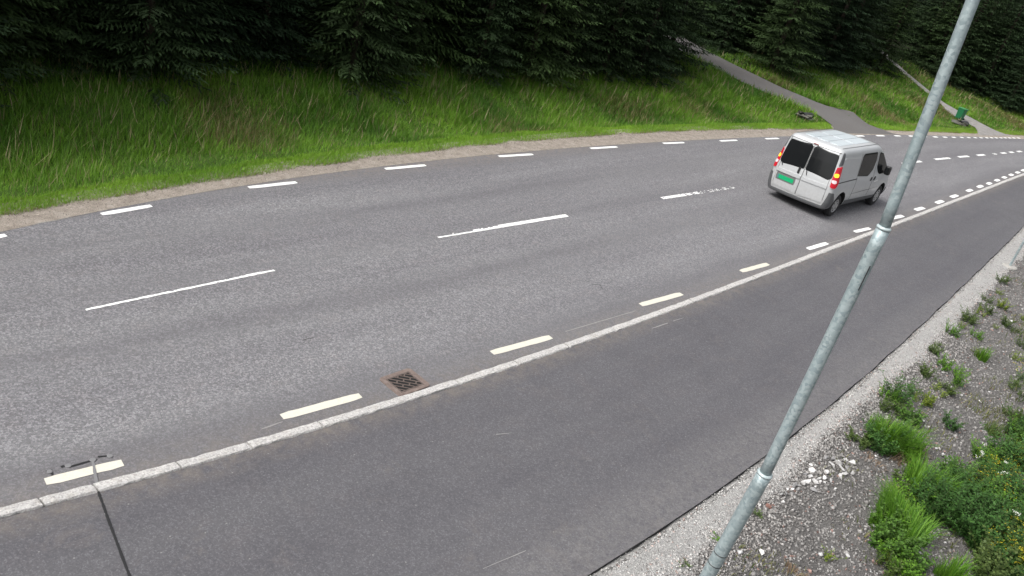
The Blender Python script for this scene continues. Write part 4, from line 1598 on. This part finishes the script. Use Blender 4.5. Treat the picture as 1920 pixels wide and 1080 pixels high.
rg = np.random.default_rng(31)
n = 30000
s = -7 + 34 * rg.uniform(0, 1, n) ** 1.8
w_ = dPE(s) - dGB(s)
d = dPE(s) - w_ * rg.uniform(0, 1, n) ** .9 - np.abs(rg.normal(0, .09, n))
x, y = W2(s, d)
z = np.maximum(bank_z(s, d), Hnear(s, d) + .016)
v = rg.uniform(0, 1, n)
col = col_mix((.11, .107, .103), (.56, .55, .535), v ** .8)
col[rg.uniform(0, 1, n) < .08] *= np.array([1.0, .8, .75])
stones('strip_gravel', np.stack([x, y, z], 1), rg.uniform(.007, .018, n), col, 'pale crushed gravel strip along the outer path edge', 32)
n = 80000
s = -7.5 + 34 * rg.uniform(0, 1, n) ** 2.0
d = dGB(s) + .1 - 4.8 * rg.uniform(0, 1, n) ** 1.15
x, y = W2(s, d)
z = bank_z(s, d)
v = rg.uniform(0, 1, n)
col = col_mix((.095, .09, .086), (.33, .32, .31), v ** 1.1)
red = rg.uniform(0, 1, n) < .05
col[red] *= np.array([1.15, .78, .7])
wh = rg.uniform(0, 1, n) < .008
col[wh] = .5
stones('bank_gravel', np.stack([x, y, z], 1), rg.uniform(.009, .024, n) * (1 + .7 * (rg.uniform(0, 1, n) < .1)), col, 'dark grey crushed stone covering the bank below the path', 33)
n = 5200
s = -6.5 + 14 * rg.uniform(0, 1, n)
d = dGB(s) - np.abs(rg.normal(0, .35, n))
x, y = W2(s, d)
stones('coarse_gravel', np.stack([x, y, bank_z(s, d) + .006], 1), rg.uniform(.012, .026, n), col_mix((.11, .104, .10), (.40, .385, .37), rg.uniform(0, 1, n)), 'coarser broken stone along the edge of the pale gravel', 34)
# grit on the far shoulder
n = 16000
s = -12 + 60 * rg.uniform(0, 1, n) ** 1.5
d = dFE(s) - .06 + (dGO(s) - dFE(s) + .15) * rg.uniform(0, 1, n)
x, y = W2(s, d)
k_ = ~lane_mask(s, d, .0)
stones('shoulder_grit', np.stack([x, y, np.full(n, .0)], 1)[k_], rg.uniform(.006, .016, n)[k_], col_mix((.12, .10, .085), (.44, .39, .33), rg.uniform(0, 1, n))[k_], 'sandy grit lying on the far road shoulder', 35)


def rock(u, v, size, col, label, group=None, seed=0):
    """angular broken stone: a cut icosphere"""
    rr = random.Random(seed)
    bm = bmesh.new()
    bmesh.ops.create_icosphere(bm, subdivisions=1, radius=1.1)
    for _ in range(9):
        nrm = Vector((rr.gauss(0, 1), rr.gauss(0, 1), rr.gauss(0, .8))).normalized()
        k = rr.uniform(.3, .7)
        for vv in bm.verts:
            q = vv.co.dot(nrm)
            if q > k:
                vv.co -= nrm * (q - k)
    sx, sy, sz = rr.uniform(1.0, 1.7), rr.uniform(.7, 1.0), rr.uniform(.55, .85)
    for vv in bm.verts:
        vv.co = Vector((vv.co.x * sx, vv.co.y * sy, vv.co.z * sz)) * size
    p = hit(u, v)
    o = bm_obj('rock', bm, rock_mat(col))
    o.location = p + Vector((0, 0, size * .35 + .012))
    o.rotation_euler = (rr.uniform(-.5, .5), rr.uniform(-.5, .5), rr.uniform(0, 6.28))
    return tag(o, label, 'rock', group)


_rm = {}


def rock_mat(col):
    if col not in _rm:
        t = NT('rock_face')
        nn = t.noise(t.obj(), 25, 5, .7)
        c = t.mix(t.map(nn, .3, .7), tuple(q * .7 for q in col), tuple(min(1, q * 1.15) for q in col))
        t.bump(nn, .5, .01)
        _rm[col] = t.out(c, .85, 0, .3)
    return _rm[col]


WHITE, PALE, GREY, RED = (.70, .69, .68), (.48, .475, .47), (.29, .285, .285), (.20, .11, .09)
CL = [(750, 400, 28, 0), (800, 400, 20, 0), (760, 465, 45, 0), (900, 330, 45, 2), (975, 340, 50, 2), (1030, 380, 60, 1), (970, 410, 50, 1), (910, 480, 50, 0), (1060, 440, 50, 1), (1085, 490, 45, 1), (1165, 485, 35, 1), (1050, 520, 40, 1), (830, 540, 40, 1), (890, 535, 40, 0), (950, 560, 45, 1), (675, 590, 45, 1), (712, 570, 50, 0), (790, 570, 40, 1), (885, 580, 30, 0), (797, 620, 25, 0), (520, 640, 25, 0), (560, 640, 25, 0), (630, 605, 25, 1), (455, 700, 40, 1), (620, 650, 35, 2), (790, 660, 50, 2), (745, 520, 35, 1), (840, 570, 30, 0), (1110, 430, 45, 2), (590, 610, 40, 2), (1100, 350, 40, 1), (690, 500, 40, 2), (560, 690, 35, 2), (500, 690, 30, 2)]
for i, (x, y, sz, c) in enumerate(CL):
    rock(1380 + x / 5.4, 800 + y / 5.4, sz / 5.4 / 2 / 72, (WHITE, PALE, GREY)[c], 'pale broken stone in the loose heap beside the lamp post', 'stones in the pale heap', i)
for i, (u, v, px_, c, lab) in enumerate((
        (1597, 869, 13, WHITE, 'long white stone at the right end of the pale stone heap'),
        (1564, 919, 8, WHITE, 'white stone lying just below the pale stone heap'),
        (1467, 944, 9, WHITE, 'white stone right of the lamp post, just above the reddish stone'),
        (1441, 953, 13, RED, 'reddish brown stone touching the lamp post side of the gravel'),
        (1427, 1041, 13, WHITE, 'white angular stone alone on dark gravel near the bottom edge'),
        (1424, 949, 5, WHITE, 'tiny white stone just above the reddish stone by the lamp post'),
        (1451, 971, 5, PALE, 'tiny pale stone below the reddish stone'),
        (1738, 1007, 17, WHITE, 'largest white stone between the lower weeds'),
        (1771, 1021, 8, PALE, 'pale stone right of the largest white stone'),
        (1730, 791, 7, WHITE, 'upper of two small white stones right of the big grass tuft'),
        (1741, 803, 7, WHITE, 'lower of two small white stones right of the big grass tuft'),
        (1586, 1043, 8, PALE, 'pale stone on open dark gravel at the bottom'),
        (1636, 988, 10, PALE, 'pale stone left of the lower grass clump'),
        (1641, 857, 7, WHITE, 'small white stone at the foot of the big grass tuft'),
        (1754, 843, 8, PALE, 'pale stone above the leafy weed clump'),
        (1766, 855, 10, PALE, 'long pale stone beside the upper leafy clump'),
        (1837, 755, 7, WHITE, 'small white stone on the bank below the two small tufts'),
        (1855, 737, 6, PALE, 'small pale stone near the right edge on the bank'),
        (1768, 700, 8, WHITE, 'white stone at the left foot of the slim middle tuft'),
        (1786, 678, 7, WHITE, 'white stone halfway up the slim middle tuft'),
        (1586, 889, 9, GREY, 'grey stone below the right end of the heap'),
        (1649, 732, 7, WHITE, 'white stone at the upper rim of the big grass tuft'),
        (1690, 735, 8, PALE, 'pale stone behind the big grass tuft'))):
    rock(u, v, px_ / 2 / 115, c, lab, None, 100 + i)
for i, (u, v) in enumerate(((1722, 1040), (1732, 1052), (1718, 1062), (1740, 1042), (1728, 1034), (1712, 1050), (1735, 1066), (1708, 1070), (1745, 1056), (1722, 1074))):
    rock(u, v, random.uniform(.03, .05), GREY if i % 3 else PALE, 'grey broken stone in the small pile among the lower weeds', 'stones piled among the weeds', 200 + i)

# ------------------------------------------------------------------ plants on the near bank
BG, DG, YG, OL, DRY = ((.06, .17, .012), (.15, .30, .03)), ((.02, .066, .014), (.07, .165, .034)), ((.13, .20, .02), (.24, .30, .04)), ((.05, .09, .02), (.12, .17, .045)), ((.16, .11, .07), (.32, .24, .17))


def tuft(u, v, h, r, n, pal, label, seed, lean=.55, group=None):
    rg = np.random.default_rng(seed)
    p = hit(u, v)
    a, q = rg.uniform(0, 6.28, n), r * np.sqrt(rg.uniform(0, 1, n))
    bx, by = np.cos(a) * q * (1 + .3 * np.sin(a * 3 + seed)), np.sin(a) * q * (1 + .3 * np.cos(a * 2 + seed))
    P = np.stack([bx, by, H(p.x + bx, p.y + by) - p.z - .02], 1)
    wx, wy = rg.normal(0, .5, 2) + np.array([.35, .15])
    ang = np.arctan2(np.sin(a) * (.3 + q / r) + wy, np.cos(a) * (.3 + q / r) + wx) + rg.normal(0, .6, n)
    hh = h * rg.uniform(.3, 1.3, n) * (1.05 - .4 * (q / r) ** 2) * (1 + .35 * np.sin(a * 2 + seed) * (q / r))
    V, T, C = blades(P, hh, rg.uniform(.0035, .007, n), rg.uniform(.1, 1, n) * lean, ang, col_mix(pal[0], pal[1], rg.uniform(0, 1, n)), 2)
    o = fast_mesh('grass_tuft', V, T, M['blade'], None, C)
    o.location = p
    return tag(o, label, 'grass tuft', group)


def weed(u, v, h, r, stems, pal, label, seed, leaf=(.07, .013), flowers=None, group=None, name='leafy_weed', cat='plant', nleaf=26, flat=False):
    """several leaning stems set with lance-shaped leaves, flower heads on top when given"""
    rg = np.random.default_rng(seed)
    p = hit(u, v)
    h = h * 1.12
    root = empty(name, p, label=label, cat=cat, group=group)
    P0, P1, Wd, Cc = [], [], [], []
    FV, FT, FC = [], [], []
    bm = bmesh.new()
    for k in range(stems):
        a, q = rg.uniform(0, 6.28), r * math.sqrt(rg.uniform(0, 1)) * .8
        b = np.array([math.cos(a) * q, math.sin(a) * q, 0])
        b[2] = -.02 if flat else float(H(p.x + b[0], p.y + b[1])) - p.z
        hh = h * rg.uniform(.55, 1.1)
        out = np.array([math.cos(a), math.sin(a), 0]) * rg.uniform(.05, .4) * hh + rg.normal(0, .06, 3) * np.array([1, 1, 0])
        c = lambda t: b + np.array([0, 0, hh * t]) + out * t * t
        tube(bm, [tuple(c(0)), tuple(c(.5)), tuple(c(1))], [.004, .003, .002], 4, False)
        for j in range(nleaf):
            t = .12 + .88 * (j + rg.uniform(0, 1)) / nleaf
            la = j * 2.4 + rg.uniform(-.5, .5)
            L = leaf[0] * rg.uniform(.6, 1.25) * (1.1 - .5 * t)
            dv = np.array([math.cos(la), math.sin(la), rg.uniform(-.25, .75)])
            dv /= np.linalg.norm(dv)
            P0.append(c(t)); P1.append(c(t) + dv * L); Wd.append(leaf[1] * rg.uniform(.7, 1.3)); Cc.append(rg.uniform(0, 1) * .6 + .4 * t)
        if flowers is not None:
            fc, nf, fs, spread = flowers
            for j in range(nf):
                f0 = c(1) + np.array([rg.normal(0, spread), rg.normal(0, spread), rg.uniform(-.01, .02)])
                m = 6
                ring = [f0 + fs * rg.uniform(.7, 1.2) * np.array([math.cos(6.28 * i / m), math.sin(6.28 * i / m), rg.uniform(-.2, .2)]) for i in range(m)]
                base = len(FV)
                FV += [f0 + np.array([0, 0, fs * .4])] + ring
                FT += [(base, base + 1 + i, base + 1 + (i + 1) % m) for i in range(m)]
                FC += [np.array(fc) * rg.uniform(.75, 1.1)] * (m + 1)
    st = bm_obj('stem', bm, STEM, root)
    P0, P1 = np.array(P0), np.array(P1)
    V, T = quad_strip(P0, P1, np.array(Wd), np.tile(np.array([0, 0, 1.0]), (len(P0), 1)) + rg.normal(0, .35, (len(P0), 3)))
    fast_mesh('foliage', V, T, M['blade'], root, np.repeat(col_mix(pal[0], pal[1], np.array(Cc)), 4, 0))
    if FV:
        fast_mesh('flower_heads', np.array(FV), np.array(FT), M['blade'], root, np.array(FC))['kind'] = 'stuff'
    return root


STEM = plain('plant_stem', (.06, .10, .03), .7)
W_FL, Y_FL = ((.80, .82, .74), 9, .010, .022), ((.62, .50, .03), 6, .009, .03)

tuft(1675, 838, .46, .38, 1300, BG, 'largest bright green grass tuft, growing at the edge of the pale gravel', 1, .7)
weed(1640, 842, .30, .20, 26, DG, 'dark leafy weed at the foot of the largest grass tuft', 2)
weed(1608, 832, .16, .20, 18, OL, 'low greyish weed at the left foot of the largest grass tuft', 3, (.05, .012))
weed(1655, 770, .28, .12, 12, OL, 'thin upright weed behind the largest grass tuft', 4, (.05, .010))
tuft(1680, 854, .13, .26, 420, DRY, 'dry brown grass in front of the largest grass tuft', 5, 1.1)
tuft(1722, 846, .10, .24, 260, DRY, 'dry pinkish brown grass right of the largest grass tuft', 55, 1.2)
weed(1791, 724, .34, .12, 16, BG, 'slim bright green weed in the middle of the bank', 6, (.05, .012))
weed(1772, 735, .20, .16, 12, OL, 'low olive weed left of the slim bright weed', 66, (.05, .011))
tuft(1838, 674, .30, .12, 260, BG, 'compact bright green grass tuft standing alone on grey gravel', 7, .45)
weed(1735, 706, .22, .13, 12, OL, 'small olive weed at the edge of the pale gravel strip', 8, (.05, .012))
weed(1748, 662, .18, .12, 10, OL, 'small weed just below the bend of the pale gravel strip', 9, (.05, .012))
weed(1812, 604, .26, .20, 18, OL, 'dusty olive weed beside the pale gravel, below the thin lamp post', 10, (.06, .013))
weed(1845, 585, .2, .2, 14, OL, 'dusty low weed between the dusty olive weed and the yellowish weed', 110, (.055, .012))
weed(1876, 578, .22, .16, 14, YG, 'yellowish green weed near the thin lamp post', 11, (.06, .013))
weed(1884, 612, .22, .14, 12, OL, 'olive weed just below the yellowish weed', 12, (.06, .013))
weed(1878, 530, .22, .22, 12, OL, 'brownish green weed at the foot of the thin lamp post', 120, (.06, .013))
weed(1778, 800, .20, .15, 16, DG, 'small bluish green weed on gravel right of the largest tuft', 13, (.06, .012))
weed(1738, 760, .22, .13, 12, YG, 'thin yellow green weed above the bluish weed', 130, (.05, .011))
tuft(1858, 815, .26, .12, 150, OL, 'loose thin grass tuft left of the white flowers', 14, .5)
tuft(1728, 925, .5, .30, 900, BG, 'bright grass clump on the upper left of the dense vegetation', 15, .7)
tuft(1678, 992, .46, .36, 1300, BG, 'bright grass clump left of the dark leafy thicket', 16, .8)
for i, (u, v, h) in enumerate(((1775, 985, .55), (1808, 960, .55), (1750, 960, .5), (1790, 930, .45), (1825, 985, .5), (1800, 1000, .45))):
    weed(u, v, h, .24, 30, DG, 'dark green willowherb in the leafy thicket', 20 + i, (.085, .012), None, 'willowherbs of the leafy thicket')
weed(1682, 1068, .24, .26, 26, BG, 'low leafy weed below the left grass clump', 30, (.05, .013))
weed(1660, 1078, .2, .22, 18, OL, 'low olive weed at the bottom edge beside the dark gravel', 31, (.05, .012))
tuft(1776, 1092, .42, .16, 380, BG, 'grass tuft at the bottom edge right of the grey stone pile', 32, .5)
for i, (u, v, h) in enumerate(((1850, 1060, .5), (1830, 1030, .45), (1868, 1025, .5), (1840, 1095, .5), (1880, 1090, .5), (1862, 985, .45), (1890, 1050, .5), (1905, 1010, .5))):
    weed(u, v, h, .24, 28, DG if i % 3 else OL, 'broad leafed weed in the bottom right corner', 40 + i, (.065, .022), None, 'broad leafed weeds in the corner')
for i, (u, v) in enumerate(((1908, 1088), (1915, 1055), (1893, 1075), (1925, 1095))):
    weed(u, v, .5, .2, 20, YG, 'yellow flowering weed in the bottom right corner', 60 + i, (.05, .012), Y_FL, 'yellow flowering weeds in the corner', 'flowering_weed', 'flower')
weed(1836, 905, .5, .2, 9, DG, 'white flowering weed at the upper side of the dense vegetation', 70, (.07, .012), W_FL, None, 'flowering_weed', 'flower')
weed(1883, 1040, .5, .16, 7, DG, 'white flowering weed low at the right edge', 71, (.07, .012), W_FL, None, 'flowering_weed', 'flower')
weed(1850, 930, .4, .22, 18, OL, 'olive weed with yellow dots right of the leafy thicket', 72, (.06, .012), ((.55, .42, .03), 3, .009, .05), None, 'flowering_weed', 'flower')
weed(1885, 930, .4, .24, 18, OL, 'olive green weed with sparse yellow flowers at the right edge', 73, (.06, .013), ((.55, .42, .03), 3, .009, .05), None, 'flowering_weed', 'flower')
weed(1905, 970, .42, .24, 22, BG, 'bright green bushy weed at the right edge', 74, (.06, .014))
weed(1850, 890, .35, .2, 18, BG, 'mid green weed below the upper white flowers', 75, (.06, .013))
tuft(1905, 870, .4, .3, 420, YG, 'yellowish grass clump at the right edge', 76, .7)
tuft(1915, 800, .35, .25, 260, OL, 'dull olive grass clump high on the right edge', 77, .7)
weed(1890, 900, .36, .2, 18, DG, 'dark weed below the yellowish grass clump', 78, (.06, .013))
weed(1845, 960, .4, .22, 20, BG, 'mid green weed between thicket and corner weeds', 79, (.06, .014))
weed(1347, 1014, .06, .05, 6, BG, 'tiny green seedling left of the lamp post on pale gravel', 80, (.03, .008), nleaf=10)
weed(1420, 968, .08, .06, 8, OL, 'tiny weed right of the lamp post', 81, (.03, .008), nleaf=10)
weed(1284, 1060, .05, .06, 6, OL, 'tiny weed at the bottom end of the pale gravel', 82, (.03, .008), nleaf=10)
weed(1548, 1046, .12, .09, 8, YG, 'small yellowish weed alone on dark gravel at the bottom', 83, (.035, .008), nleaf=12)
tuft(1490, 1078, .09, .14, 160, DRY, 'dry reddish grass at the bottom edge right of the lamp post', 84, 1.0)
tuft(1640, 868, .08, .16, 90, DRY, 'thin dry stalks right of the pale stone heap', 85, 1.3)
# the growth between the named plants: a few kinds, copied one by one
def inside(poly, u, v):
    c = False
    for i in range(len(poly)):
        (x0, y0), (x1, y1) = poly[i - 1], poly[i]
        if (y0 > v) != (y1 > v) and u < (x1 - x0) * (v - y0) / (y1 - y0) + x0:
            c = not c
    return c


MG = ((.035, .10, .016), (.115, .225, .036))
KINDS = {
    'willowherb': [((.5, .20, 22, DG, (.09, .012)), None, 24), ((.42, .24, 26, MG, (.08, .013)), None, 22)],
    'broad': [((.34, .24, 24, MG, (.065, .022)), None, 18), ((.28, .26, 22, BG, (.05, .018)), None, 18)],
    'olive': [((.24, .22, 16, OL, (.05, .011)), None, 16), ((.20, .20, 14, YG, (.045, .010)), None, 14)],
    'yellow': [((.40, .22, 16, MG, (.05, .012)), ((.62, .50, .03), 5, .010, .05), 16)]}
AREAS = [
    ([(1715, 985), (1722, 930), (1745, 880), (1770, 885), (1800, 905), (1835, 850), (1925, 800), (1925, 1095), (1825, 1095), (1800, 1010), (1760, 990)], 66, ['willowherb', 'broad', 'broad', 'willowherb', 'willowherb', 'olive', 'yellow'], 'mixed green weed in the dense growth of the lower right', 'weeds in the dense growth', 21),
    ([(1650, 985), (1665, 925), (1715, 865), (1740, 900), (1715, 990)], 12, ['olive', 'broad'], 'small weed between the two bright grass clumps', 'weeds between the bright grass clumps', 26),
    ([(1640, 1010), (1700, 1005), (1705, 1080), (1645, 1085)], 8, ['broad', 'olive'], 'low green weed left of the grey stone pile', 'weeds left of the stone pile', 22),
    ([(1605, 835), (1640, 770), (1665, 745), (1735, 750), (1725, 790), (1690, 840), (1640, 845)], 11, ['broad', 'willowherb', 'olive'], 'leafy weed crowding around the largest grass tuft', 'weeds around the largest grass tuft', 23),
    ([(1700, 760), (1730, 690), (1780, 620), (1850, 545), (1900, 520), (1890, 600), (1840, 640), (1800, 740), (1790, 800), (1740, 800)], 17, ['olive', 'olive', 'olive', 'broad'], 'thin dusty weed scattered along the edge of the pale gravel', 'dusty weeds along the pale gravel', 24),
    ([(1880, 650), (1925, 600), (1925, 800), (1890, 800)], 9, ['olive', 'olive', 'yellow'], 'dull olive weed against the right edge of the picture', 'weeds at the right edge', 25)]
built = {}
for poly, cnt, kinds, lab, grp, sd_ in AREAS:
    rr = random.Random(sd_)
    us, vs = [q[0] for q in poly], [q[1] for q in poly]
    k = 0
    while k < cnt:
        u, v = rr.uniform(min(us), max(us)), rr.uniform(min(vs), max(vs))
        if not inside(poly, u, v):
            continue
        k += 1
        kind = rr.choice(kinds)
        if kind == 'yellow' and u < 1830:
            kind = 'willowherb'
        j = rr.randrange(len(KINDS[kind]))
        (h, r, st_, pal, leaf), fl, nl = KINDS[kind][j]
        if (kind, j) not in built:
            root = weed(u, v, h, r, st_, pal, lab, 500 + len(built), leaf, fl, grp, 'flowering_weed' if fl else 'leafy_weed', 'flower' if fl else 'plant', nl, True)
            built[kind, j] = root
        else:
            src = built[kind, j]
            root = src.copy()
            COL.objects.link(root)
            for ch in list(src.children):
                c = ch.copy()
                COL.objects.link(c)
                c.parent = root
            root.location = hit(u, v)
            tag(root, lab, 'flower' if fl else 'plant', grp)
        sc_ = rr.uniform(.65, 1.15) * (.75 if sd_ == 24 else 1)
        root.rotation_euler = (rr.uniform(-.15, .15), rr.uniform(-.15, .15), rr.uniform(0, 6.28))
        root.scale = (sc_ * rr.uniform(.85, 1.25), sc_ * rr.uniform(.85, 1.25), sc_)

# sparse sprouts between the stones
rg = np.random.default_rng(90)
n = 34000
s = -6 + 22 * rg.uniform(0, 1, n)
e = .3 + 5.0 * rg.uniform(0, 1, n)
d = dGB(s) - e
x, y = W2(s, d)
k_ = rg.uniform(0, 1, n) < np.clip(noise2(x, y, 2.6, 4.0) * 1.2 - .2 + .22 * (e - .7), 0, .9)
s, d, x, y, e = s[k_], d[k_], x[k_], y[k_], e[k_]
m = len(s)
V, T, C = blades(np.stack([x, y, bank_z(s, d)], 1), rg.uniform(.04, .16, m) * (.5 + .25 * np.minimum(e, 3)), rg.uniform(.003, .008, m), rg.uniform(.2, 1.2, m), rg.uniform(0, 6.28, m), col_mix((.06, .10, .02), (.24, .22, .09), rg.uniform(0, 1, m)), 2)
tag(fast_mesh('sparse_sprouts', V, T, M['blade'], None, C), 'sparse small sprouts between the stones of the bank', 'sprouts', kind='stuff')
